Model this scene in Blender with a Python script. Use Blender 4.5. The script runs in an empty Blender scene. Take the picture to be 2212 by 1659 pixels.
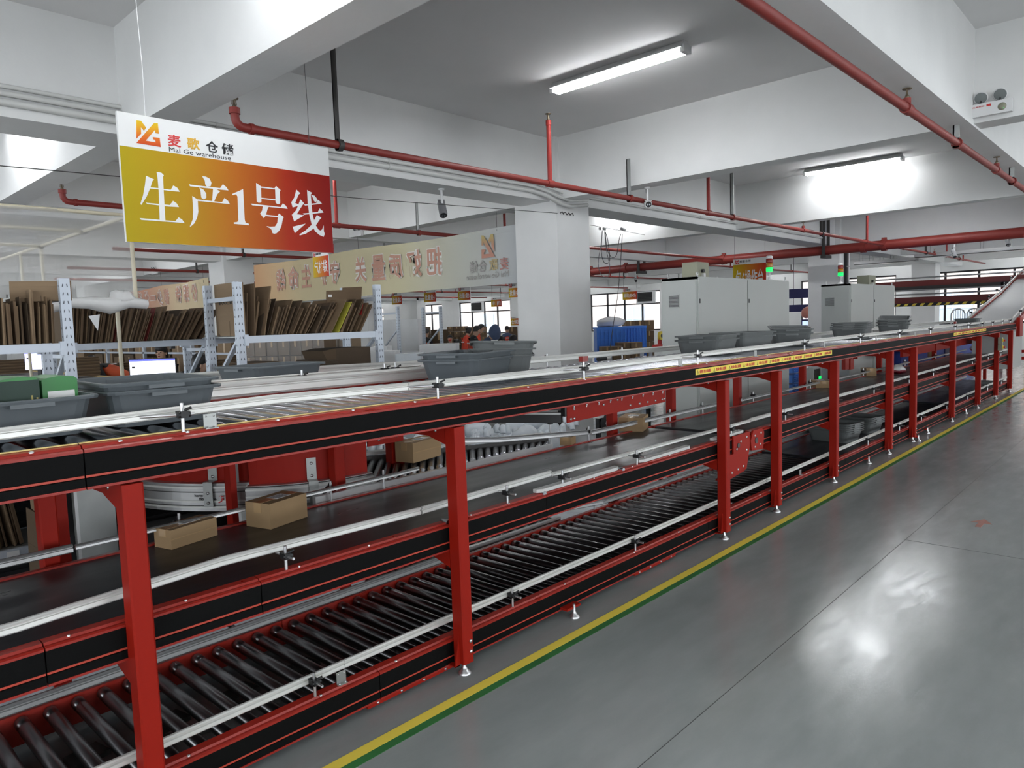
import bpy, math, random
from mathutils import Vector, Matrix
rnd = random.Random(7)
C = bpy.context.scene.collection
SC = bpy.context.scene
# ---------------------------------------------------------------- camera
YAW, PITCH, ROLL, FPX, CH = 0.752887, 0.084764, 0.033473, 1552.776, 1.65
_f = Vector((math.cos(YAW)*math.cos(PITCH), math.sin(YAW)*math.cos(PITCH), -math.sin(PITCH)))
_r = _f.cross(Vector((0, 0, 1))).normalized(); _d = _f.cross(_r)
_R = _r*math.cos(ROLL) + _d*math.sin(ROLL); _D = -_r*math.sin(ROLL) + _d*math.cos(ROLL)
cam = bpy.data.objects.new('camera', bpy.data.cameras.new('camera')); C.objects.link(cam)
m = Matrix.Identity(4)
for i in range(3):
    m[i][0] = _R[i]; m[i][1] = -_D[i]; m[i][2] = -_f[i]
m[2][3] = CH
cam.matrix_world = m
cam.data.sensor_width = 36; cam.data.lens = FPX/2212*36; cam.data.clip_start = .05; cam.data.clip_end = 300
SC.camera = cam
def at(px, py, X=None, Y=None, Z=None, d=None):
    """world point seen at pixel (px, py) on a known plane, or at depth d"""
    r = _R*((px-1106)/FPX) + _D*((py-829.5)/FPX) + _f
    o = Vector((0, 0, CH))
    t = d if d else X/r[0] if X is not None else Y/r[1] if Y is not None else (Z-CH)/r[2]
    return o + r*t
# ---------------------------------------------------------------- world, exposure
W = bpy.data.worlds.new('world'); SC.world = W; W.use_nodes = True
W.node_tree.nodes['Background'].inputs[0].default_value = (.86, .93, 1, 1)
W.node_tree.nodes['Background'].inputs[1].default_value = 2.6
SC.view_settings.view_transform = 'Standard'; SC.view_settings.look = 'None'
SC.view_settings.gamma = 1; SC.view_settings.use_curve_mapping = False
SC.view_settings.exposure = .84
# added fill lights at unseen, assumed windows behind and right of the camera
def fill_light(loc, rot, w, h, e):
    l = bpy.data.lights.new('window_daylight', 'AREA'); l.shape = 'RECTANGLE'; l.size = w; l.size_y = h; l.energy = e; l.color = (.93, .97, 1)
    o = bpy.data.objects.new('window_daylight', l); C.objects.link(o); o.location = loc; o.rotation_euler = rot
RWIN = [(-4.5, -1.5), (.7, 3.7), (5.9, 8.9), (11.1, 14.1), (16.3, 19.3), (21.5, 24.5)]      # x spans in the right wall
BWIN = [(-7.5, -4.5), (-2.5, .5), (2.2, 5.2), (6.8, 9.8), (11.5, 14.5), (16.2, 19.2), (21, 24), (26, 29), (33, 36)]   # y spans in the back wall
for a, b in RWIN: fill_light(((a+b)/2, -9.05, 2.05), (math.pi/2, 0, 0), 2.9, 1.9, 58)
for a, b in BWIN: fill_light((-6.05, (a+b)/2, 2.05), (0, -math.pi/2, 0), 1.9, 2.9, 40)
# ---------------------------------------------------------------- materials
def mat(name, col, rough=.5, metal=0, noise=0, nscale=8, bump=0, bscale=60, emit=None, es=1, stretch=None, rvar=0, spec=None, coat=0):
    m = bpy.data.materials.new(name); m.use_nodes = True
    nt = m.node_tree; N = nt.nodes; L = nt.links; b = N['Principled BSDF']
    b.inputs['Base Color'].default_value = (*col, 1); b.inputs['Roughness'].default_value = rough
    b.inputs['Metallic'].default_value = metal
    if spec is not None: b.inputs['Specular IOR Level'].default_value = spec
    if coat: b.inputs['Coat Weight'].default_value = coat
    if emit: b.inputs['Emission Color'].default_value = (*emit, 1); b.inputs['Emission Strength'].default_value = es
    if noise or bump or rvar:
        tc = N.new('ShaderNodeTexCoord'); mp = N.new('ShaderNodeMapping'); L.new(tc.outputs['Object'], mp.inputs[0])
        if stretch: mp.inputs['Scale'].default_value = stretch
    if noise or rvar:
        t = N.new('ShaderNodeTexNoise'); t.inputs['Scale'].default_value = nscale; t.inputs['Detail'].default_value = 4
        L.new(mp.outputs[0], t.inputs['Vector'])
    if noise:
        mx = N.new('ShaderNodeMix'); mx.data_type = 'RGBA'
        mx.inputs[6].default_value = (*[c*(1-noise) for c in col], 1); mx.inputs[7].default_value = (*[min(1, c*(1+noise)) for c in col], 1)
        L.new(t.outputs[0], mx.inputs[0]); L.new(mx.outputs[2], b.inputs['Base Color'])
    if rvar:
        r = N.new('ShaderNodeMapRange'); r.inputs[1].default_value = .3; r.inputs[2].default_value = .7
        r.inputs[3].default_value = max(.02, rough-rvar); r.inputs[4].default_value = min(1, rough+rvar)
        L.new(t.outputs[0], r.inputs[0]); L.new(r.outputs[0], b.inputs['Roughness'])
    if bump:
        t2 = N.new('ShaderNodeTexNoise'); t2.inputs['Scale'].default_value = bscale; L.new(mp.outputs[0], t2.inputs['Vector'])
        bp = N.new('ShaderNodeBump'); bp.inputs['Strength'].default_value = bump; bp.inputs['Distance'].default_value = .01
        L.new(t2.outputs[0], bp.inputs['Height']); L.new(bp.outputs[0], b.inputs['Normal'])
    return m
def ramp_mat(name, axis, a, b_, stops, rough=.4, alpha=1):
    """colour running along one object axis between a and b_ (print on signs)"""
    m = bpy.data.materials.new(name); m.use_nodes = True; nt = m.node_tree; N = nt.nodes; L = nt.links; b = N['Principled BSDF']
    tc = N.new('ShaderNodeTexCoord'); sp = N.new('ShaderNodeSeparateXYZ'); mr = N.new('ShaderNodeMapRange'); cr = N.new('ShaderNodeValToRGB')
    L.new(tc.outputs['Object'], sp.inputs[0]); L.new(sp.outputs[axis], mr.inputs[0])
    mr.inputs[1].default_value = a; mr.inputs[2].default_value = b_
    L.new(mr.outputs[0], cr.inputs[0]); L.new(cr.outputs[0], b.inputs['Base Color'])
    e = cr.color_ramp.elements
    e[0].position = stops[0][0]; e[0].color = (*stops[0][1], 1); e[1].position = stops[-1][0]; e[1].color = (*stops[-1][1], 1)
    for p, c in stops[1:-1]: k = e.new(p); k.color = (*c, 1)
    b.inputs['Roughness'].default_value = rough; b.inputs['Specular IOR Level'].default_value = .15
    return m
M = {}
M['paint'] = mat('white_wall_paint', (.78, .78, .77), .8, noise=.05, nscale=3, bump=.1, bscale=30)
M['ceil'] = mat('slab_paint', (.76, .75, .745), .85, noise=.04, nscale=2)
M['red'] = mat('red_powder_coat', (.31, .011, .004), .48, noise=.06, nscale=6, spec=.2)
M['redw'] = mat('red_flange', (.31, .017, .009), .38, noise=.12, nscale=10, rvar=.12)
M['rail'] = mat('black_ribbed_rail', (.0035, .0035, .0035), .6, bump=.1, bscale=120, spec=.10)
M['groove'] = mat('red_groove_strip', (.50, .055, .03), .45)
M['ystrip'] = mat('yellow_edge_strip', (.72, .58, .22), .5, noise=.15)
M['alu'] = mat('anodised_guard_profile', (.72, .72, .69), .38, metal=.35, noise=.06, nscale=5, stretch=(.3, 5, 5), rvar=.1)
M['alu2'] = mat('grey_aluminium', (.52, .52, .52), .35, metal=.8, noise=.08, nscale=6)
M['galv'] = mat('galvanised_steel', (.38, .39, .38), .4, metal=.8, noise=.18, nscale=9, rvar=.1)
M['steel'] = mat('zinc_roller_steel', (.46, .47, .50), .25, metal=1, noise=.06, nscale=5)
M['steeld'] = mat('dark_roller_steel', (.22, .22, .225), .30, metal=1, noise=.10, nscale=5)
M['bolt'] = mat('zinc_bolt', (.65, .65, .66), .3, metal=.9)
M['black'] = mat('black_plastic', (.012, .012, .013), .45)
M['belt'] = mat('black_belt', (.019, .020, .024), .34, noise=.35, nscale=2.2, stretch=(.6, 3, 1), rvar=.08)
M['beltw'] = mat('pale_incline_belt', (.62, .63, .63), .5, noise=.04)
M['pipe'] = mat('fire_pipe_red', (.24, .028, .021), .5, noise=.15, nscale=5)
M['pipebr'] = mat('fire_pipe_bright', (.34, .03, .024), .4, noise=.1)
M['dark'] = mat('dark_steel', (.045, .042, .040), .5, noise=.1)
M['brass'] = mat('sprinkler_brass', (.20, .16, .11), .4, metal=.8)
M['bin'] = mat('grey_bin_plastic', (.105, .120, .130), .42, noise=.12, nscale=7)
M['bind'] = mat('dark_grey_bin_plastic', (.135, .145, .145), .45, noise=.15, nscale=7)
M['card'] = [mat('cardboard_%d' % i, c, .85, noise=.1, nscale=6, stretch=(1, 1, 6)) for i, c in enumerate([(.19, .125, .070), (.145, .093, .052), (.11, .072, .041), (.25, .172, .103), (.075, .05, .030)])]
M['parcel'] = mat('parcel_cardboard', (.36, .235, .12), .75, noise=.08, nscale=5)
M['tape'] = mat('packing_tape', (.47, .31, .16), .25, noise=.06)
M['paper'] = mat('white_label', (.78, .78, .77), .6)
M['ink'] = mat('black_ink', (.02, .02, .022), .6)
M['cab'] = mat('cabinet_grey', (.45, .47, .45), .42, noise=.03, nscale=2)
M['cabd'] = mat('cabinet_seam', (.03, .03, .03), .6)
M['pvc'] = mat('white_conduit', (.62, .62, .60), .45)
M['cream'] = mat('cream_pvc_pipe', (.62, .56, .42), .4)
M['foam'] = mat('white_foam', (.80, .81, .82), .55, noise=.05, nscale=4, bump=.3, bscale=14)
M['bag'] = mat('air_cushion_film', (.84, .90, .95), .25, noise=.05, bump=.3, bscale=22, coat=.3)
M['rackp'] = mat('pale_blue_rack_steel', (.52, .57, .64), .4, metal=.2, noise=.06)
M['hole'] = mat('dark_slot', (.09, .10, .12), .8)
M['skin'] = mat('skin', (.50, .30, .21), .55)
M['hair'] = mat('black_hair', (.012, .010, .010), .5)
M['vest'] = mat('red_orange_vest', (.62, .06, .025), .7, noise=.1)
M['vesto'] = mat('orange_vest', (.72, .11, .03), .7, noise=.1)
M['cloth'] = mat('black_cloth', (.015, .015, .017), .8)
M['cloth2'] = mat('blue_hood_cloth', (.075, .105, .19), .85, noise=.1)
M['cloth3'] = mat('grey_cloth', (.20, .20, .21), .8)
M['trouser'] = mat('dark_trousers', (.03, .033, .045), .8)
M['blue'] = mat('blue_crate', (.045, .23, .80), .4, noise=.08)
M['navy'] = mat('navy_panel', (.012, .014, .10), .5)
M['bluep'] = mat('blue_machine_panel', (.015, .05, .30), .45)
M['green'] = mat('green_carton', (.02, .20, .035), .35, noise=.15)
M['greend'] = mat('dark_green_carton', (.010, .035, .022), .5)
M['gold'] = mat('gold_print', (.42, .34, .10), .5)
M['lime'] = mat('yellow_green_carton', (.45, .42, .05), .7)
M['white'] = mat('white_print', (.80, .80, .80), .5)
M['redp'] = mat('red_print', (.60, .03, .03), .5)
M['ylw'] = mat('warning_yellow', (.92, .72, .09), .5)
M['wood'] = mat('wood_edge', (.45, .33, .16), .7)
M['bench'] = mat('grey_bench_top', (.26, .26, .27), .6, noise=.12)
M['tube'] = mat('lamp_tube', (.9, .9, .9), .4, emit=(.95, .975, 1), es=27)
M['glens'] = mat('grey_lamp_lens', (.20, .22, .22), .25)
M['fix'] = mat('lamp_housing', (.75, .75, .75), .4)
M['winf'] = mat('dark_window_frame', (.018, .016, .02), .5)
M['screen'] = mat('lit_monitor_screen', (.6, .6, .9), .4, emit=(.62, .62, 1.0), es=1.05)
M['screen2'] = mat('lit_monitor_screen_white', (.7, .7, .8), .4, emit=(.86, .87, .98), es=.9)
M['scrbar'] = mat('screen_blue_bar', (.1, .1, .7), .4, emit=(.08, .10, .75), es=1)
M['ledg'] = mat('lit_green_lens', (.02, .45, .10), .3, emit=(.0, .62, .10), es=.9)
M['ledr'] = mat('lit_red_sensor', (.9, .1, .1), .3, emit=(1, .05, .08), es=5)
M['lensr'] = mat('red_lens', (.25, .02, .015), .2)
M['lensy'] = mat('amber_lens', (.45, .18, .02), .2)
M['olive'] = mat('olive_box', (.30, .30, .22), .5)
M['facade'] = mat('pink_facade', (.62, .52, .46), .8, noise=.04)
M['fwin'] = mat('facade_window', (.45, .52, .60), .3)
M['ext'] = mat('outside_ground', (.4, .4, .4), .9)
def glass(name, col, alpha_mix, rough=.05):
    m = bpy.data.materials.new(name); m.use_nodes = True; nt = m.node_tree; N = nt.nodes; L = nt.links
    out = N['Material Output']; b = N['Principled BSDF']; b.inputs['Base Color'].default_value = (*col, 1); b.inputs['Roughness'].default_value = rough
    t = N.new('ShaderNodeBsdfTransparent'); mx = N.new('ShaderNodeMixShader'); mx.inputs[0].default_value = alpha_mix
    L.new(t.outputs[0], mx.inputs[1]); L.new(b.outputs[0], mx.inputs[2]); L.new(mx.outputs[0], out.inputs[0])
    return m
M['pane'] = glass('window_glass', (.9, .95, .95), .10)
M['film'] = glass('translucent_plastic_sheet', (.72, .71, .69), .32, .3)
M['wrap'] = glass('stretch_wrap', (.8, .8, .8), .22, .12)
def floor_mat():
    m = mat('epoxy_floor', (.155, .168, .165), .30); nt = m.node_tree; N = nt.nodes; L = nt.links; b = N['Principled BSDF']
    tc = N.new('ShaderNodeTexCoord')
    t1 = N.new('ShaderNodeTexNoise'); t1.inputs['Scale'].default_value = .9; t1.inputs['Detail'].default_value = 6
    t2 = N.new('ShaderNodeTexNoise'); t2.inputs['Scale'].default_value = 4; t2.inputs['Detail'].default_value = 8; t2.inputs['Roughness'].default_value = .6
    t3 = N.new('ShaderNodeTexNoise'); t3.inputs['Scale'].default_value = 70; t3.inputs['Detail'].default_value = 2
    mp = N.new('ShaderNodeMapping'); mp.inputs['Rotation'].default_value = (0, 0, .55); mp.inputs['Scale'].default_value = (.7, 2.4, 1)
    L.new(tc.outputs['Object'], mp.inputs[0]); L.new(tc.outputs['Object'], t1.inputs['Vector'])
    for t in (t2, t3): L.new(mp.outputs[0], t.inputs['Vector'])
    mx = N.new('ShaderNodeMix'); mx.data_type = 'RGBA'; mx.inputs[6].default_value = (.20, .220, .218, 1); mx.inputs[7].default_value = (.36, .385, .382, 1)
    ad = N.new('ShaderNodeMath'); ad.operation = 'MULTIPLY_ADD'; ad.inputs[1].default_value = .5
    h = N.new('ShaderNodeMath'); h.operation = 'MULTIPLY'; h.inputs[1].default_value = .5
    L.new(t1.outputs[0], h.inputs[0]); L.new(t2.outputs[0], ad.inputs[0]); L.new(h.outputs[0], ad.inputs[2])
    L.new(ad.outputs[0], mx.inputs[0]); L.new(mx.outputs[2], b.inputs['Base Color'])
    mr = N.new('ShaderNodeMapRange'); mr.inputs[1].default_value = .15; mr.inputs[2].default_value = .85; mr.inputs[3].default_value = .06; mr.inputs[4].default_value = .32
    b.inputs['Specular IOR Level'].default_value = .85
    L.new(t2.outputs[0], mr.inputs[0]); L.new(mr.outputs[0], b.inputs['Roughness'])
    bp = N.new('ShaderNodeBump'); bp.inputs['Strength'].default_value = .08; bp.inputs['Distance'].default_value = .004
    L.new(t3.outputs[0], bp.inputs['Height'])
    bp2 = N.new('ShaderNodeBump'); bp2.inputs['Strength'].default_value = .09; bp2.inputs['Distance'].default_value = .01
    L.new(t2.outputs[0], bp2.inputs['Height']); L.new(bp.outputs[0], bp2.inputs['Normal']); L.new(bp2.outputs[0], b.inputs['Normal'])
    return m
M['floor'] = floor_mat()
# ---------------------------------------------------------------- mesh builder
class MB:
    def __init__(s, o=(0, 0, 0)): s.v = []; s.f = []; s.m = []; s.s = []; s.mats = []; s.o = Vector(o)
    def mi(s, m):
        if m not in s.mats: s.mats.append(m)
        return s.mats.index(m)
    def add(s, vs, fs, m, smooth=False):
        b = len(s.v); k = s.mi(m)
        s.v += [Vector(v) - s.o for v in vs]
        for f in fs: s.f.append([i+b for i in f]); s.m.append(k); s.s.append(smooth)
        return s
    def box(s, x0, x1, y0, y1, z0, z1, m):
        return s.add([(x, y, z) for z in (z0, z1) for y in (y0, y1) for x in (x0, x1)],
                     [(0, 2, 3, 1), (4, 5, 7, 6), (0, 1, 5, 4), (2, 6, 7, 3), (0, 4, 6, 2), (1, 3, 7, 5)], m)
    def obox(s, c, size, m, rz=0, rx=0, ry=0):
        R = Matrix.Rotation(rz, 3, 'Z') @ Matrix.Rotation(ry, 3, 'Y') @ Matrix.Rotation(rx, 3, 'X'); c = Vector(c)
        vs = [c + R @ Vector((x*size[0]/2, y*size[1]/2, z*size[2]/2)) for z in (-1, 1) for y in (-1, 1) for x in (-1, 1)]
        return s.add(vs, [(0, 2, 3, 1), (4, 5, 7, 6), (0, 1, 5, 4), (2, 6, 7, 3), (0, 4, 6, 2), (1, 3, 7, 5)], m)
    def bar(s, a, b, w, h, m, up=(0, 0, 1)):
        a = Vector(a); b = Vector(b); d = (b-a).normalized(); u = Vector(up)
        if abs(d.dot(u)) > .98: u = Vector((1, 0, 0))
        sx = d.cross(u).normalized(); uz = sx.cross(d)
        vs = [p + sx*(i*w/2) + uz*(j*h/2) for p in (a, b) for i, j in ((-1, -1), (1, -1), (1, 1), (-1, 1))]
        return s.add(vs, [(3, 2, 1, 0), (4, 5, 6, 7), (0, 1, 5, 4), (1, 2, 6, 5), (2, 3, 7, 6), (3, 0, 4, 7)], m)
    def tube(s, pts, r, m, n=8, caps=True):
        pts = [Vector(p) for p in pts]; rs = r if isinstance(r, (list, tuple)) else [r]*len(pts)
        vs = []; prev = None
        for i, p in enumerate(pts):
            d = (pts[min(i+1, len(pts)-1)] - pts[max(i-1, 0)]).normalized()
            if prev is None: u = d.orthogonal().normalized()
            else:
                u = prev - d*prev.dot(d); u = u.normalized() if u.length > 1e-6 else d.orthogonal().normalized()
            prev = u; w = d.cross(u)
            vs += [p + (u*math.cos(2*math.pi*k/n) + w*math.sin(2*math.pi*k/n))*rs[i] for k in range(n)]
        fs = [(i*n+k, i*n+(k+1) % n, (i+1)*n+(k+1) % n, (i+1)*n+k) for i in range(len(pts)-1) for k in range(n)]
        s.add(vs, fs, m, True)
        if caps:
            s.add([vs[k] for k in range(n)], [tuple(reversed(range(n)))], m); s.add([vs[-n+k] for k in range(n)], [tuple(range(n))], m)
        return s
    def lathe(s, c, prof, m, n=14, axis=(0, 0, 1)):
        ax = Vector(axis).normalized(); u = ax.orthogonal().normalized(); w = ax.cross(u); c = Vector(c)
        vs = [c + ax*z + (u*math.cos(2*math.pi*k/n) + w*math.sin(2*math.pi*k/n))*max(r, 1e-4) for r, z in prof for k in range(n)]
        fs = [(i*n+k, i*n+(k+1) % n, (i+1)*n+(k+1) % n, (i+1)*n+k) for i in range(len(prof)-1) for k in range(n)]
        return s.add(vs, fs, m, True)
    def ext(s, poly, a, b, axis, m, smooth=False):
        """polygon extruded along an axis; the polygon's two coordinates are the other two axes in order"""
        def P(p, t):
            return (t, p[0], p[1]) if axis == 'x' else (p[0], t, p[1]) if axis == 'y' else (p[0], p[1], t)
        n = len(poly); vs = [P(p, a) for p in poly] + [P(p, b) for p in poly]
        return s.add(vs, [tuple(range(n)), tuple(range(2*n-1, n-1, -1))] + [(i, (i+1) % n, (i+1) % n+n, i+n) for i in range(n)], m, smooth)
    def mesh(s, name):
        me = bpy.data.meshes.new(name); me.from_pydata([tuple(v) for v in s.v], [], s.f)
        for mm in s.mats: me.materials.append(mm)
        me.polygons.foreach_set('material_index', s.m); me.polygons.foreach_set('use_smooth', s.s)
        me.update(); import bmesh
        bm = bmesh.new(); bm.from_mesh(me); bmesh.ops.recalc_face_normals(bm, faces=bm.faces); bm.to_mesh(me); bm.free()
        return me
    def build(s, name, parent=None, label=None, cat=None, group=None, kind=None):
        return link(name, s.mesh(name), parent, s.o, label, cat, group, kind)
def link(name, me, parent=None, loc=(0, 0, 0), label=None, cat=None, group=None, kind=None, rz=0):
    o = bpy.data.objects.new(name, me); C.objects.link(o)
    loc = Vector(loc)
    if parent is not None:
        o.parent = parent
        p = parent; off = Vector((0, 0, 0))
        while p: off += p.location; p = p.parent
        loc = loc - off if not parent.get('_local') else loc
    o.location = loc; o.rotation_euler.z = rz
    if label: o['label'] = label
    if cat: o['category'] = cat
    if group: o['group'] = group
    if kind: o['kind'] = kind
    return o
def thing(name, loc, label, cat, group=None, kind=None):
    return link(name, None, None, loc, label, cat, group, kind)
def copy_tree(o, parent=None):
    c = o.copy(); C.objects.link(c)
    if parent: c.parent = parent
    for ch in list(o.children): copy_tree(ch, c)
    return c
def relabel(c, loc, rz=None, label=None, group=None, scale=None):
    c.location = loc
    if rz is not None: c.rotation_euler.z = rz
    if label: c['label'] = label
    if group: c['group'] = group
    if scale: c.scale = scale
    return c
def struct(name, mb, label=None):
    return mb.build(name, None, label, None, None, 'structure')
# lettering: a flat text mesh lying on a plane through p with axes ux (reading direction) and uz (up)
def text(body, size, m, p, ux, uz, parent, name='lettering', bold=0, width=None, thick=.0008, center=False, height=None, label=None):
    cu = bpy.data.curves.new('t', 'FONT'); cu.body = body; cu.size = size; cu.offset = bold; cu.extrude = thick
    cu.resolution_u = 2
    if center: cu.align_x = 'CENTER'
    o = bpy.data.objects.new('t', cu); C.objects.link(o)
    dg = bpy.context.evaluated_depsgraph_get(); me = bpy.data.meshes.new_from_object(o.evaluated_get(dg))
    bpy.data.objects.remove(o); bpy.data.curves.remove(cu)
    if not len(me.vertices): return None
    xs = [v.co.x for v in me.vertices]; ys = [v.co.y for v in me.vertices]
    sx = width/(max(xs)-min(xs)) if width else 1; sy = height/(max(ys)-min(ys)) if height else 1
    x0 = 0 if center else min(xs); y0 = min(ys)
    ux = Vector(ux); uz = Vector(uz); un = ux.cross(uz); p = Vector(p)
    for v in me.vertices: v.co = ux*((v.co.x-x0)*sx) + uz*((v.co.y-y0)*sy) + un*v.co.z
    me.materials.clear(); me.materials.append(m); me.name = name
    return link(name, me, parent, p, label)
def flat(polys, y, m, name, parent, thick=.001):
    mb = MB()
    for k, p in enumerate(polys): mb.ext(p, y-.0012-.00003*k, y, 'y', m)
    return mb.build(name, parent)
# ================================================================ STRUCTURE
ZC, ZB = 4.0, 3.2
X0, X1, Y0, Y1 = -6.0, 31.0, -9.0, 48.0
mb = MB(); mb.box(X0, X1, Y0, Y1, -.15, 0, M['floor']); struct('floor', mb, 'grey polished epoxy floor')
mb = MB(); mb.box(X0, X1, Y0, Y1, ZC, ZC+.2, M['ceil']); struct('ceiling', mb, 'grey painted concrete slab')
def pierced(name, spans, lo, hi, bx):
    mb = MB(); mb_ = [lo]+[v for s_ in spans for v in s_]+[hi]
    bx(mb, lo, hi, 0, 1.05); bx(mb, lo, hi, 3.02, ZC)
    for i in range(0, len(mb_), 2): bx(mb, mb_[i], mb_[i+1], 1.05, 3.02)
    struct(name, mb)
pierced('wall_back', BWIN, Y0, Y1, lambda m_, a, b, z0, z1: m_.box(X0-.2, X0, a, b, z0, z1, M['paint']))
pierced('wall_right', RWIN, X0, X1, lambda m_, a, b, z0, z1: m_.box(a, b, Y0-.2, Y0, z0, z1, M['paint']))
wn = 20  # unseen windows added as openings for the fill lights
for sp, isb in ((BWIN, True), (RWIN, False)):
    for a, b_ in sp:
        wn += 1; g = MB(); f_ = []
        def wb(u0, u1, z0, z1): g.box(X0-.12, X0-.06, u0, u1, z0, z1, M['winf']) if isb else g.box(u0, u1, Y0-.12, Y0-.06, z0, z1, M['winf'])
        wb(a, b_, 1.05, 1.11); wb(a, b_, 2.96, 3.02); wb(a, b_, 2.36, 2.42)
        for k in range(4): u = a+(b_-a)*k/3; wb(u-.03, u+.03, 1.05, 3.02)
        g.build('window_%d' % wn, None, 'dark framed window', None, None, 'structure')
mb = MB(); mb.box(X0, X1, Y1, Y1+.2, 0, ZC, M['paint']); struct('wall_left', mb)
# ceiling beams
BX = [2.15+5.22*k for k in range(-1, 6)]
for x in BX:
    mb = MB((x, 0, ZB)); mb.box(x, x+.27, Y0, Y1, ZB+.02, ZC, M['paint']); struct('ceiling_beam', mb, 'white painted cross beam')
for y in [-7.98, -3.3, 1.38, 6.06, 10.66, 15.4, 20.0, 24.7, 29.4, 34.0, 38.8, 43.5]:
    w = .5 if y in (6.06, 15.4, 24.7, 34.0, 43.5, -3.3) else .2
    mb = MB((0, y, ZB)); mb.box(X0, X1, y, y+w, ZB, ZC, M['paint']); struct('ceiling_beam', mb, 'white painted lengthways beam')
# columns
for cx in (-3.14, 7.3, 17.7, 28.1):
    for cy in (-3.4, 5.95, 15.3, 24.6, 34.0):
        if cx < 0 and cy < 15: continue
        if cx > 28 and cy == 5.95: cy = 6.3
        mb = MB((cx, cy, 0)); mb.box(cx, cx+.68, cy, cy+.73, 0, ZC, M['paint']); struct('column', mb, 'square white concrete column')
# far window wall: openings (y0, y1)
ops = [(41.2, 43.4), (35.0, 38.3), (29.0, 33.4), (18.9, 24.2), (12.9, 16.9), (8.3, 12.0), (3.4, 7.7), (-2.0, 2.6), (-7.5, -3.0)]
WZ0, WZ1 = 1.05, 3.02
mb = MB((X1, 0, 0)); mb.box(X1, X1+.24, Y0, Y1, 0, WZ0, M['paint']); mb.box(X1, X1+.24, Y0, Y1, WZ1, ZC, M['paint'])
ys = [Y0] + [v for o in sorted(ops) for v in o] + [Y1]
for i in range(0, len(ys), 2): mb.box(X1, X1+.24, ys[i], ys[i+1], WZ0, WZ1, M['paint'])
struct('wall_front', mb, 'far white wall with a row of windows')
for n, (a, b) in enumerate(sorted(ops)):
    w = thing('window_%d' % (n+1), (X1, (a+b)/2, WZ0), 'dark framed window in the far wall', None, None, 'structure')
    mid = WZ0+.68*(WZ1-WZ0); f = MB((X1, (a+b)/2, WZ0)); t = .035
    f.box(X1+.06, X1+.12, a, b, WZ0, WZ0+.06, M['winf']); f.box(X1+.06, X1+.12, a, b, WZ1-.06, WZ1, M['winf'])
    f.box(X1+.05, X1+.13, a, b, mid-.03, mid+.03, M['winf'])
    k = max(2, round((b-a)/1.05))
    for i in range(k+1):
        y = a + (b-a)*i/k; f.box(X1+.05, X1+.13, y-t, y+t, WZ0, WZ1, M['winf'])
    f.build('window_frame', w)
    for i in range(k):
        ya, yb = a+(b-a)*i/k+t, a+(b-a)*(i+1)/k-t
        for za, zb in ((WZ0+.06, mid-.03), (mid+.03, WZ1-.06)):
            g = MB((X1+.09, (ya+yb)/2, za)); g.box(X1+.085, X1+.095, ya, yb, za, zb, M['pane']); g.build('pane', w)
# dark exhaust fans fitted in two upper panes
for y, lab in ((31.75, 'square dark exhaust fan in the left far window'), (19.7, 'square dark exhaust fan in the far window right of the EMS sign')):
    f = thing('exhaust_fan', (X1, y, 2.45), lab, 'fan')
    g = MB((X1, y, 2.45)); g.box(X1-.02, X1+.05, y-.55, y+.55, 2.4, 3.0, M['fix']); g.box(X1-.06, X1-.02, y-.38, y+.45, 2.5, 2.95, M['black']); g.build('housing', f)
    g = MB((X1, y, 2.45))
    for k in range(6): g.box(X1-.08, X1-.06, y-.38, y+.45, 2.52+.072*k, 2.54+.072*k, M['dark'])
    g.build('louvre', f)
# outside: ground and the opposite building
mb = MB(); mb.box(X1+.25, 70, -30, 80, -.2, -.05, M['ext']); struct('ground', mb, 'ground outside the windows')
bld = thing('opposite_building', (44, 20, 0), 'pale pink building outside the windows', 'building')
g = MB(); g.box(44, 50, -15, 70, 0, 12, M['facade']); g.build('wall', bld)
wm = None
for i in range(12):
    for j, zz in enumerate((.9, 3.6)):
        y = -6 + i*5
        if wm is None:
            g = MB((44, y, zz)); g.box(43.92, 44.0, y-.9, y+.9, zz, zz+1.6, M['fwin']); g.box(43.88, 43.92, y-.03, y+.03, zz, zz+1.6, M['fix']); g.box(43.88, 43.92, y-.9, y+.9, zz+.75, zz+.8, M['fix'])
            w0 = g.build('window', bld); wm = w0.data
        else: link('window', wm, bld, (44, y, zz))
# floor markings
mb = MB(); mb.box(X0, 30.9, 2.27, 2.325, 0, .0015, M['ylw'])
mb.build('floor_line', None, 'yellow painted line along the conveyor', 'floor marking')
M['grn'] = mat('green_floor_paint', (.03, .17, .045), .5, noise=.5, nscale=5)
mb = MB(); mb.box(X0, 30.9, 2.228, 2.27, 0, .0012, M['grn'])
mb.build('floor_line', None, 'green painted line beside the yellow line', 'floor marking')
M['seam'] = mat('floor_joint', (.05, .055, .055), .6)
mb = MB(); mb.box(X0, 30.9, 1.4175, 1.4205, 0, .0008, M['seam']); mb.box(5.598, 5.602, Y0, 1.417, 0, .0008, M['seam'])
mb.build('trim_1', None, 'fine joint in the floor', None, None, 'structure')
mb = MB(); M['arrow'] = mat('faded_red_arrow', (.30, .12, .09), .5, noise=.3, nscale=20)
a = at(2120, 1130, Z=0); mb = MB(a)
mb.ext([(a.x-.13, a.y-.02), (a.x+.0, a.y-.02), (a.x, a.y-.07), (a.x+.13, a.y), (a.x, a.y+.07), (a.x, a.y+.02), (a.x-.13, a.y+.02)], 0, .0012, 'z', M['arrow'])
mb.build('floor_arrow', None, 'small faded red arrow sticker on the grey floor', 'floor marking')
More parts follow.
